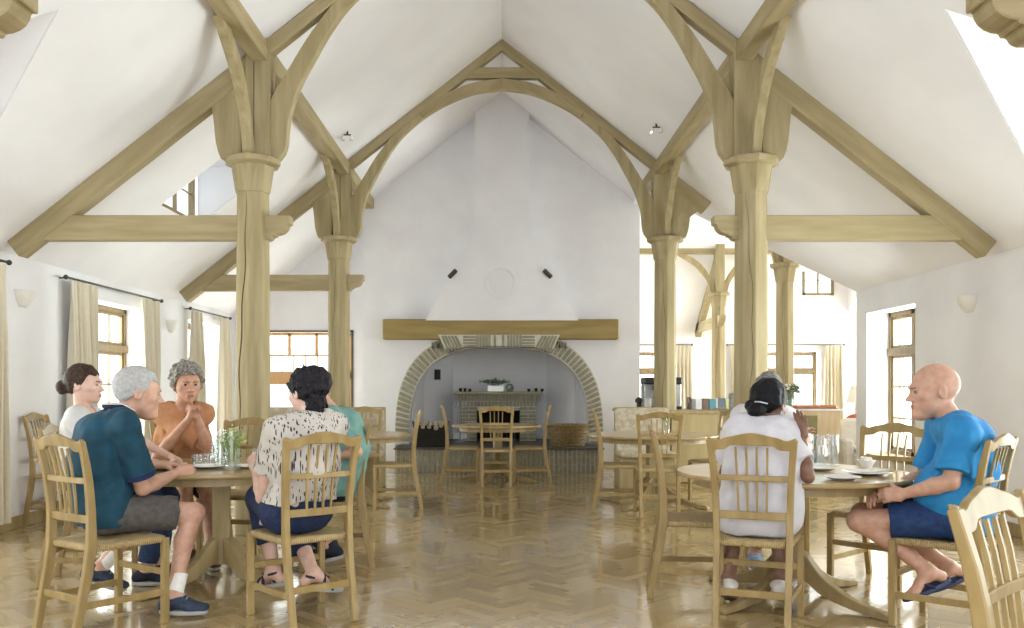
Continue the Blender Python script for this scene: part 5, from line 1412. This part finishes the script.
        if shirt.get('collar'):
            cm, cm2 = shirt['collar']
            for nm_, mm, r0, h0, h1, kk in (('collar', cm, .017, .004, .05, 0), ('collar_stripe', cm2, .0045, .045, .03, 1)):
                mb = MB(); pts = []
                for k in range(25):
                    a = 2 * PI * k / 24 + PI / 2; rad = nk + .004 + (.012 if kk else 0)
                    front = max(0, math.sin(a - 0)) 
                    p = nc + (r * math.cos(a) * rad + f * math.sin(a) * rad) - up * (.012 + .045 * front) + up * (h0 + h1) / 2
                    pts.append(p)
                mb.tube([tuple(p) for p in pts[:-1]], r0, 8, closed=True); mb.build(nm_, mm, so, smooth=True)
        if shirt.get('cuff'):
            for q, end, dr in SL_:
                rad = (.050 if not fem else .041) + shirt.get('w', .022) + .002; a1 = nrm(np.cross(dr, up)); a2 = np.cross(dr, a1)
                mb = MB(); mb.loft([[tuple(end + dr * z + (a1 * math.cos(2 * PI * j / 24) + a2 * math.sin(2 * PI * j / 24)) * (rad + o_)) for j in range(24)] for z, o_ in ((-.026, -.003), (-.024, .003), (-.002, .004), (.001, -.002))]); mb.build('cuff', shirt['cuff'], so, smooth=True)
    if pants:
        full = pants['len']
        PF = Field(); PF.cap(HP[-1], HP[1], .116, .116, .03); PF.cap(pel, low, .118, .112, .03, r, 1.22)
        parts = []
        for s in (-1, 1):
            q = Field(); k, a = KN[s], AN[s]
            if full <= 1:
                end = HP[s] + (k - HP[s]) * full; q.cap(HP[s], end + (k - HP[s]) * .1, .100, pants.get('r', .083), .02); parts.append((q, end, nrm(k - HP[s])))
            else:
                end = k + (a - k) * (full - 1); q.cap(HP[s], k, .104, .078, .02); q.cap(k, end + (a - k) * .08, .069, pants.get('r', .055), .02); parts.append((q, end, nrm(a - k)))
        top = pants.get('top', pel[2] + .16); lw = pants.get('wr', .004)
        def pfn(P):
            d = PF(P)
            for q, end, dr in parts: 
                d = smin(d, smax(q(P), np.where(np.linalg.norm(P - end, axis=1) < .35, (P - end) @ dr, -1), .004), .02)
            d = smax(d, P[:, 2] - top, .005)
            m = np.abs(d) < .05; nz = np.zeros(len(P)); nz[m] = noise3(P[m], 7, 11) * lw + noise3(P[m], 16, 12) * lw * .5
            return d + nz
        lo_, hi_ = PF.lo.copy(), PF.hi.copy()
        for q, *_ in parts: lo_ = np.minimum(lo_, q.lo); hi_ = np.maximum(hi_, q.hi)
        surface(pfn, lo_ - .02, hi_ + .02, .0065, pants['name'], pants['m'], o)
    for i, s in enumerate((-1, 1)):
        a, k = AN[s], KN[s]; t = nrm(toe[i]) if toe and toe[i] is not None else nrm(fr_yaw(lth)[1] if lth is not None else f)
        fu = nrm(up - t * (up @ t)); fs = np.cross(t, fu); sh = nrm(k - a)
        if socks:
            q = Field(); e = a + sh * socks['h']; q.cap(a - fu * .02, e + sh * .02, .040, .046, .01); q.cap(a, a + t * .05 - fu * .04, .040, .034, .02)
            surface(lambda P: smax(q(P), (P - e) @ sh, .003), q.lo, q.hi, .006, 'sock', socks['m'], o)
        if shoes:
            ty = shoes['type']
            hl, bl, tp = a - t * .050 - fu * .050, a + t * .10 - fu * .058, a + t * .168 - fu * .062
            zb = -fu
            if ty in ('trainer', 'slipon'):
                U = Field(); U.cap(a - t * .02 - fu * .028, hl, .043, .040, .02); U.cap(a + t * .02 - fu * .018, bl, .042, .033, .03, fs, 1.25); U.cap(bl, tp, .031, .025, .02, fs, 1.65)
                if ty == 'trainer': U.cap(a - t * .02 - fu * .02, a - t * .02 + fu * .012, .045, .045, .015)
                topc = a + fu * (.022 if ty == 'trainer' else -.012)
                base = a - fu * .072
                def ufn(P): 
                    d = U(P); d = smax(d, (P - topc) @ fu - np.clip(-(P - a) @ t * .35, 0, .03), .004); return smax(d, (base - P) @ fu, .003)
                so_ = surface(ufn, U.lo, U.hi, .005, 'shoe', shoes['m'], o)
                if ty == 'trainer':
                    for j in range(4):
                        c = a + t * (.035 + .02 * j) + fu * (.024 - .0165 * j * .9); mb = MB(); mb.tube([tuple(c - fs * .024 - fu * .006), tuple(c + fu * .003), tuple(c + fs * .024 - fu * .006)], .0035, 6); mb.build('lace', shoes['lace'], so_, smooth=True)
            sole = []
            for j in range(28):
                an = 2 * PI * j / 28; x = math.cos(an); y = math.sin(an); L_2 = .135
                wd = .036 + .012 * (x > -1) * (0.5 + .5 * math.sin((x + .4) * 1.8))
                sole.append((x * L_2 + .052, y * wd * (abs(y) ** .0)))
            th_ = .022 if ty != 'flat' else .014
            z0 = -.072 - (.008 if ty in ('trainer', 'slipon') else .004)
            mb = MB(); M_ = Matrix(((t[0], -fs[0], fu[0], a[0]), (t[1], -fs[1], fu[1], a[1]), (t[2], -fs[2], fu[2], a[2]), (0, 0, 0, 1))); mb.M = M_
            mb.loft([[(x * .97, y * .95, z0 - th_ + .008) for x, y in sole], [(x, y, z0 - th_ + .014) for x, y in sole], [(x, y, z0 + .004) for x, y in sole], [(x * .98, y * .97, z0 + .008) for x, y in sole]])
            mb.build('sole', shoes['sole'], o, smooth=True)
            if ty in ('flipflop', 'sandal'):
                st = Field()
                bb = a + t * .115 - fu * .052
                if ty == 'flipflop':
                    for q_ in (-1, 1): st.cap(bb + fs * .0 - fu * .005 + t * .012, a + t * .065 - fu * .03 + fs * q_ * .022, .008, .011, .004); st.cap(a + t * .065 - fu * .03 + fs * q_ * .022, a + t * .02 - fu * .068 + fs * q_ * .042, .011, .009, .004)
                else:
                    for (u0, h0) in ((.11, -.038), (.06, -.012)):
                        for g in range(8):
                            an0 = PI * g / 8; an1 = PI * (g + 1) / 8
                            pp = lambda an: a + t * u0 + fs * math.cos(an) * .042 - fu * .072 + fu * (.072 + h0 + .012) * math.sin(an)
                            st.cap(pp(an0), pp(an1), .0095, .0095, .002)
                    for g in range(12):
                        pp = lambda an: a - fu * .012 + (t * math.cos(an) + fs * math.sin(an)) * .040 - t * .004
                        st.cap(pp(2 * PI * g / 12), pp(2 * PI * (g + 1) / 12), .009, .009, .002)
                    st.cap(a + t * .11 - fu * .028, a + t * .06 - fu * .004, .008, .008, .003)
                surface(st, st.lo, st.hi, .0045, 'strap', shoes['m'], o)
    return dict(o=o, H=H_, R=R, neck=neck, SH=SH, EL=EL, WR=WR, r=r, f=f)
def hairm(n, a, b): 
    return mat(n, a, b, .55, 60, (1, 1, 1), bump=.4, bscale=120, detail=4, spec=.2)

M_SK1 = skin('skin_fair', '#c39680', '#d0a690'); M_SK2 = skin('skin_warm', '#b88a70', '#c89a80'); M_SK3 = skin('skin_pale', '#cfa998', '#dcb8a8'); M_SK4 = skin('skin_deep', '#6f4e3d', '#83604c')
M_SOLEW = mat('sole_white', '#dcdad6', '#e6e4e0', .6); M_SOLEG = mat('sole_grey', '#9a9c9c', '#aeb0b0', .6); M_NAVY = mat('navy_cloth', '#12172a', '#1b2138', .8)
M_JEAN = mat('denim_blue', '#1e2f4f', '#2f4469', .85, 80, bump=.2, bscale=200, detail=3); M_WSOCK = mat('white_sock', '#e9e8e6', '#f0efed', .9, 40)

# man in the teal polo shirt
M_TEAL = mat('teal_cloth', '#0e3a4e', '#174a60', .85, 12, bump=.15, bscale=120)
P1 = person('grey-haired man in a dark teal polo shirt and grey shorts eating at the table', M_SK1, -55, (-2.16, 4.68, .575), Wn(115, 415, 4.68), Wn(138, 393, 4.76), -60, -6, 0, 1.14, old=True, slump=.075, S=1.05, sw=.20,
    wr=[A3(-2.02, 5.12, .79), Wn(177, 473, 4.93)], el=[None, Wn(143, 488, 4.66)], hands=[dict(side=A3(.3, -.9, 0), n=A3(0, 0, -1)), dict(d=A3(.75, .5, .12), side=A3(-.3, .3, .9), n=A3(-.4, .6, 0), curl=(.9, 1.1, .8))],
    ank=[A3(-2.36, 5.06, .19), A3(-1.79, 4.72, .108)], kn=[None, Wn(194, 513, 4.82)], toe=[A3(.9, .1, -.25), A3(1, -.02, 0)], lth=-75,
    shirt=dict(m=M_TEAL, sleeve=.80, w=.03, hem=.50, o=.02, neck=.066, nf=.02, collar=(M_NAVY, M_SOLEW), cuff=mat('navy_trim', '#14234a', '#1b2d5c', .8), name='polo_shirt', wr=.004), belly=.05,
    pants=dict(m=mat('grey_cloth', '#4f4b48', '#5f5b57', .85, 30, bump=.15), len=.80, r=.092, name='shorts'), socks=dict(m=M_WSOCK, h=.13),
    shoes=dict(type='trainer', m=mat('trainer_blue', '#252f42', '#3a465e', .8, 40), sole=M_SOLEG, lace=M_SOLEG),
    hair=dict(m=hairm('hair_silver', '#a5a5a6', '#bdbcbb'), t=.006, amp=.003, fq=16, line=(.062, -.075, .0), seed=4), brow='#8a8684')
# woman in the patterned blouse
def blouse_mat():
    m = mat('leaf_print_cloth', '#b5afa7', '#c4beb6', .85, 8); nt = m.node_tree; N = nt.nodes; L = nt.links; b = N['Principled BSDF']
    base = b.inputs['Base Color'].links[0].from_socket
    tc = N.new('ShaderNodeTexCoord'); fac = None
    for k, (rot, off) in enumerate((((.2, .75, .5), 0), ((.5, -.7, 1.2), 3.7), ((-.6, .2, 2.4), 8.1))):
        mp = N.new('ShaderNodeMapping'); mp.inputs['Rotation'].default_value = rot; mp.inputs['Location'].default_value = (off, off, off); mp.inputs['Scale'].default_value = (58, 58, 9)
        L.new(tc.outputs['Object'], mp.inputs[0]); vo = N.new('ShaderNodeTexVoronoi'); vo.inputs['Scale'].default_value = 1.0 if k < 2 else .8; vo.inputs['Randomness'].default_value = .9; L.new(mp.outputs[0], vo.inputs['Vector'])
        lt = N.new('ShaderNodeMath'); lt.operation = 'LESS_THAN'; lt.inputs[1].default_value = .20 if k < 2 else .25; L.new(vo.outputs['Distance'], lt.inputs[0])
        if fac is None: fac = lt.outputs[0]
        else: mx = N.new('ShaderNodeMath'); mx.operation = 'MAXIMUM'; L.new(fac, mx.inputs[0]); L.new(lt.outputs[0], mx.inputs[1]); fac = mx.outputs[0]
    mix = N.new('ShaderNodeMix'); mix.data_type = 'RGBA'; L.new(fac, mix.inputs[0]); L.new(base, mix.inputs['A']); mix.inputs['B'].default_value = lin('#2e2d30'); L.new(mix.outputs['Result'], b.inputs['Base Color'])
    return m
M_BLOUSE = blouse_mat()
P2 = person('woman with dark curly hair in a leaf-print blouse and cropped jeans', M_SK3, 40, (-1.11, 4.70, .575), Wn(310, 418, 4.66), Wn(307, 393, 4.72), 52, -8, 0, 1.05, fem=True, slump=.04, sw=.185,
    wr=[Wn(255, 469, 4.99), A3(-1.28, 5.18, .79)], el=[Wn(262, 498, 4.72), None], hands=[dict(d=A3(-.25, .2, .5), side=A3(.5, -.2, .6), n=A3(.2, .9, 0), curl=(.7, .9, .7)), None],
    ank=[A3(-1.30, 4.93, .20), A3(-1.06, 4.86, .20)], toe=[A3(-.75, .55, -.22), A3(.75, .35, -.12)], lth=40,
    shirt=dict(m=M_BLOUSE, sleeve=.60, w=.034, hem=.635, o=.022, neck=.055, nf=.02, name='blouse'), pants=dict(m=mat('denim_dark', '#131f3d', '#1e2f55', .85, 80, bump=.2, bscale=200), len=1.62, r=.062, name='jeans'),
    shoes=dict(type='sandal', m=mat('sandal_navy', '#1a1d2c', '#262a3c', .7), sole=M_SOLEG),
    hair=dict(m=hairm('hair_dark_curly', '#0c0b0d', '#26222a'), t=.014, amp=.013, fq=13, line=(.05, -.10, -.03), seed=9, extra=(((0, -.075, -.06), (.055, .035, .05)), ((-.03, -.06, -.075), (.03, .03, .03)), ((.03, -.06, -.07), (.03, .03, .035))), cutmask=-.045), waist=.98, belly=.02)
# man in the orange shirt
P3 = person('curly grey-haired man in an orange shirt with hands clasped at his chin', M_SK2, -150, (-2.43, 6.60, .575), Wn(183, 407, 6.42), Wn(187, 384, 6.33), -147, -4, 0, 1.18, slump=.03, waist=1.12, sw=.165, S=1.1,
    wr=[Wn(189, 419, 6.10), Wn(197, 418, 6.12)], el=[Wn(158, 456, 6.14), Wn(209, 449, 6.2)],
    hands=[dict(d=A3(.3, -.05, .9), side=A3(-.1, .9, .2), n=A3(.9, -.2, -.3), curl=(.9, 1.1, .7)), dict(d=A3(-.3, -.12, .9), side=A3(.2, .9, .2), n=A3(-.9, -.3, -.3), curl=(1.0, 1.2, .7))],
    ank=[A3(-2.02, 6.02, .10), A3(-2.22, 6.12, .10)], toe=[A3(.4, -.8, 0), A3(.2, -.9, 0)],
    shirt=dict(m=mat('orange_cloth', '#ae7a53', '#bd8760', .85, 14, bump=.15, bscale=120), sleeve=.84, w=.027, hem=.50, o=.02, neck=.072, nf=.03, name='t_shirt', wr=.005),
    pants=dict(m=M_NAVY, len=.85, r=.09, name='shorts'), shoes=dict(type='trainer', m=mat('trainer_brown', '#4a3a30', '#5d4a3c', .8), sole=M_SOLEG, lace=M_SOLEG),
    hair=dict(m=hairm('hair_grey_curly', '#56524c', '#a19b92'), t=.020, amp=.010, fq=15, line=(.066, -.075, -.035), seed=12, front=.075, extra=(((0, -.03, .085), (.075, .07, .05)), ((-.06, -.02, .03), (.035, .05, .06)), ((.06, -.02, .03), (.035, .05, .06)))), brow='#6a625a')
# woman with the bun
P4 = person('woman with dark hair in a bun, white top and bead necklace', M_SK3, -84, (-2.62, 5.58, .575), Wn(82, 411, 5.52), Wn(84, 385, 5.54), -86, 0, 0, 1.05, fem=True, slump=.03, sw=.17,
    wr=[A3(-2.22, 5.78, .79), A3(-2.24, 5.42, .79)], ank=[A3(-2.26, 5.68, .10), A3(-2.24, 5.45, .10)], lth=-84,
    shirt=dict(m=mat('white_cloth', '#c9c8c8', '#d4d3d2', .85, 12, bump=.1), sleeve=.62, w=.026, hem=.56, o=.016, neck=.078, nf=.035, name='top'), pants=dict(m=M_JEAN, len=1.9, r=.06, name='jeans'),
    shoes=dict(type='slipon', m=M_NAVY, sole=M_SOLEG),
    hair=dict(m=hairm('hair_dark_brown', '#2a1f19', '#4d3b2f'), t=.008, amp=.003, fq=14, line=(.058, -.07, .0), seed=2, extra=(((0, -.128, -.012), (.042, .036, .046)), ((0, -.10, -.01), (.03, .03, .035))), cutmask=-.075), brow='#3a2c24')
q = P4; mb = MB(); bm_ = []
for k in range(46):
    a = 2 * PI * k / 46; ro = .075; c = q['neck'] + A3(0, 0, .012) + q['r'] * math.cos(a) * (.066) + q['f'] * (math.sin(a) * .085 + .025) - A3(0, 0, 1) * (.075 * max(0, math.sin(a)) ** 1.5)
    mb.ico(tuple(c), .0065, 1)
mb.build('necklace', mat('bead_brown', '#54362a', '#7a5443', .4), q['o'])
# man in the mint shirt
P5 = person('man in a mint green shirt leaning in, head behind the leaf-print blouse woman', M_SK1, 100, (-1.14, 6.05, .575), Wn(333, 411, 5.93), Wn(313, 388, 5.90), 95, -12, 0, 1.12, slump=.09, sw=.19,
    wr=[A3(-1.34, 5.78, .80), A3(-1.36, 6.0, .80)], el=[Wn(356, 452, 5.76), None], ank=[A3(-1.18, 5.90, .16), A3(-1.30, 6.12, .12)], toe=[A3(-.9, 0, -.2), A3(-.9, .1, 0)], lth=98,
    shirt=dict(m=mat('mint_cloth', '#66928c', '#7aa49d', .85, 12, bump=.12), sleeve=.78, w=.03, hem=.50, o=.02, neck=.07, name='t_shirt'), pants=dict(m=M_NAVY, len=1.9, r=.06, name='trousers'),
    shoes=dict(type='trainer', m=M_NAVY, sole=M_SOLEG, lace=M_SOLEG), hair=dict(m=hairm('hair_near_black', '#17120f', '#332821'), t=.010, amp=.004, fq=15, line=(.06, -.06, .0), seed=21))
# woman in the white shirt
P6 = person('woman in a white shirt with dark tied-back hair, seen from behind', M_SK4, -20, (1.37, 4.60, .575), Wn(762, 424, 4.60), Wn(769, 404, 4.66), -42, -14, 0, 1.03, fem=True, slump=.05, sw=.138,
    wr=[A3(1.42, 5.0, .79), Wn(802, 438, 4.50)], el=[None, Wn(808, 477, 4.44)], hands=[None, dict(d=A3(.0, .1, 1), side=A3(-.5, .5, .1), n=A3(-.5, .3, .1), curl=(.15, .25, .2), spread=.03)],
    ank=[A3(1.27, 4.84, .17), A3(1.56, 4.86, .16)], toe=[A3(.25, .9, -.32), A3(.3, .9, -.3)], lth=-20,
    shirt=dict(m=mat('bright_white_cloth', '#c6c4ca', '#d0ced4', .85, 12, bump=.12), sleeve=.66, w=.034, hem=.47, o=.03, neck=.058, nf=.02, name='shirt', wr=.006, seed=8), pants=dict(m=MATS['bright_white_cloth'], len=1.15, r=.07, name='trousers'),
    shoes=dict(type='slipon', m=mat('slipon_white', '#d6d2cc', '#e2dfd9', .8), sole=mat('sole_brown', '#6b5b4a', '#7d6b58', .8)),
    hair=dict(m=hairm('hair_black', '#07070b', '#121219'), t=.010, amp=.005, fq=13, line=(.05, -.085, -.02), seed=6, extra=(((-.012, -.108, -.055), (.045, .040, .042)), ((-.055, -.095, -.03), (.030, .026, .028)), ((-.03, -.125, -.06), (-.035, -.12, -.13), .012, .004)), cutmask=-.06), waist=1.05, belly=.02, brow='#1a1614')
q = P6; mb = MB(); H_ = q['H']
mb.sweep([tuple(H_(-.01, -.146, -.022)), tuple(H_(.02, -.142, -.022)), tuple(H_(.05, -.118, -.026))], tuple(q['R'][:, 2]), .007, .006); mb.build('hair_clip', mat('clip_silver', '#b9bcc2', '#d0d2d6', .3, metal=.6), q['o'], bevel=.002)
mb = MB(); mb.tube([tuple(H_(.083, -.012 + .012 * math.cos(a), -.052 + .014 * math.sin(a))) for a in [k * .63 for k in range(10)]], .0022, 6, closed=True); mb.build('earring', MATS['clip_silver'], q['o'])
# bald man
P7 = person('bald man in a bright blue T-shirt, navy shorts and flip-flops', M_SK1, 78, (2.40, 4.50, .575), Wn(954, 419, 4.53), Wn(934, 391, 4.58), 83, -4, 0, 1.20, old=True, slump=.06, sw=.19, S=1.05,
    wr=[Wn(903, 494, 4.47), A3(2.06, 4.66, .69)], el=[Wn(951, 482, 4.31), A3(2.36, 4.80, .76)], hands=[dict(d=A3(-.9, .3, -.1), side=A3(-.2, .3, .8), n=A3(.1, .9, -.1), curl=(.6, .8, .6)), dict(n=A3(0, 0, -1))],
    ank=[Wn(929, 572, 4.50), Wn(950, 567, 4.72)], kn=[Wn(858, 521, 4.66), A3(2.06, 4.95, .53)], toe=[A3(-.88, .05, -.42), A3(-.9, .05, -.36)], lth=75,
    shirt=dict(m=mat('azure_cloth', '#1f7fc0', '#2f92d0', .8, 12, bump=.12), sleeve=.82, w=.034, hem=.50, o=.024, neck=.066, nf=.02, name='t_shirt', wr=.005, seed=5), belly=.12, waist=.86,
    pants=dict(m=mat('navy_shorts_cloth', '#16305c', '#203f72', .8, 30, bump=.12), len=.70, r=.095, name='shorts'), shoes=dict(type='flipflop', m=mat('flipflop_navy', '#141d3a', '#1c284c', .6), sole=mat('flipflop_sole', '#2b3554', '#39456a', .7)), brow='#8d7466')
# man behind the white shirted woman
P8 = person('grey-haired man in white, hidden behind the woman in the white shirt', M_SK1, 166, (2.02, 6.42, .575), Wn(763, 409, 6.30), Wn(769, 391, 6.22), 170, -8, 0, 1.05, old=True, slump=.05, sw=.16,
    wr=[Wn(806, 447, 5.85), A3(1.78, 5.85, .80)], hands=[dict(d=A3(0, -.1, 1), side=A3(-.7, -.4, .1), n=A3(-.3, -.9, 0), curl=(.4, .5, .3)), None], ank=[A3(1.98, 5.98, .10), A3(1.75, 5.98, .10)],
    shirt=dict(m=mat('soft_white_cloth', '#cfcdd0', '#dad8da', .85, 12), sleeve=.85, w=.034, hem=.5, o=.022, neck=.07, name='shirt'), pants=dict(m=M_JEAN, len=1.9, r=.06, name='jeans'),
    shoes=dict(type='trainer', m=mat('trainer_pale', '#6f83a3', '#8fa2bd', .8), sole=M_SOLEW, lace=M_SOLEW), hair=dict(m=hairm('hair_grey', '#5f5c5a', '#94908c'), t=.010, amp=.004, fq=15, line=(.06, -.06, .0), seed=17), brow='#6a6460')
SKY_L, SKY_R, EXPO = 1.45, 3.9, 0.68
# ---------------------------------------------------------------- light and camera
w = bpy.data.worlds.new('sky'); SC.world = w; w.use_nodes = True
nt = w.node_tree; N = nt.nodes; L = nt.links; bg = N['Background']
tc = N.new('ShaderNodeTexCoord'); sx = N.new('ShaderNodeSeparateXYZ'); L.new(tc.outputs['Generated'], sx.inputs[0])
mr = N.new('ShaderNodeMapRange'); mr.inputs['From Min'].default_value = -.7; mr.inputs['From Max'].default_value = .9
mr.inputs['To Min'].default_value = SKY_L; mr.inputs['To Max'].default_value = SKY_R; L.new(sx.outputs[0], mr.inputs[0])
bg.inputs[0].default_value = (.89, .94, 1.0, 1); L.new(mr.outputs[0], bg.inputs[1])
cam = bpy.data.cameras.new('camera'); co = bpy.data.objects.new('camera', cam); COL.objects.link(co)
co.location = (0, 0, H); co.rotation_euler = (PI / 2, 0, 0)
cam.sensor_width = 36; cam.lens = 36 * F / 1024; cam.shift_x = (512 - CX) / 1024; cam.shift_y = (CY - 314) / 1024
cam.clip_start = .05; SC.camera = co
def daylight(name, loc, rot, sx_, sy_, e, col=(1, 1, 1)):
    l = bpy.data.lights.new(name, 'AREA'); l.shape = 'RECTANGLE'; l.size = sx_; l.size_y = sy_; l.energy = e; l.color = col
    o = bpy.data.objects.new(name, l); COL.objects.link(o); o.location = loc; o.rotation_euler = rot; return o
WARM = (1, .985, .96)
for i, (a, b, c, d) in enumerate(RW): daylight('window_daylight', (XW + .5, (a + b) / 2, (c + d) / 2), (0, PI / 2, 0), d - c, b - a, 60 if i == 0 else 150, WARM)
for i, (a, b, c, d) in enumerate(LW): daylight('window_daylight', (-XW - .5, (a + b) / 2, (c + d) / 2), (0, -PI / 2, 0), d - c, b - a, 70, WARM)
for i, (a, b, c, d) in enumerate(FW): daylight('window_daylight', ((a + b) / 2, YF + .5, (c + d) / 2), (-PI / 2, 0, 0), b - a, d - c, 220, WARM)
for (a, b, c, d) in [(12.5, 14.6, .1, 2.1), (15.8, 18, .1, 2.1)]: daylight('window_daylight', (12.5, (a + b) / 2, (c + d) / 2), (0, PI / 2, 0), d - c, b - a, 520, WARM)  # added lamps outside the unseen end windows, to brighten the wing
daylight('door_daylight', (-3.2, YB + .4, 1.2), (-PI / 2, 0, 0), 1.5, 1.8, 70, WARM)
daylight('dormer_daylight', (XW + .6, DA, ZE + .3), (0, PI / 2, 0), .5, 1, 60, WARM)
v = SC.view_settings; v.view_transform = 'Standard'; v.look = 'None'; v.gamma = 1; v.use_curve_mapping = False; v.exposure = EXPO
SC.cycles.use_denoising = True; SC.cycles.max_bounces = 8; SC.cycles.diffuse_bounces = 5; SC.cycles.glossy_bounces = 3
SC.cycles.transparent_max_bounces = 16; SC.cycles.sample_clamp_indirect = 4; SC.cycles.caustics_reflective = False; SC.cycles.caustics_refractive = False
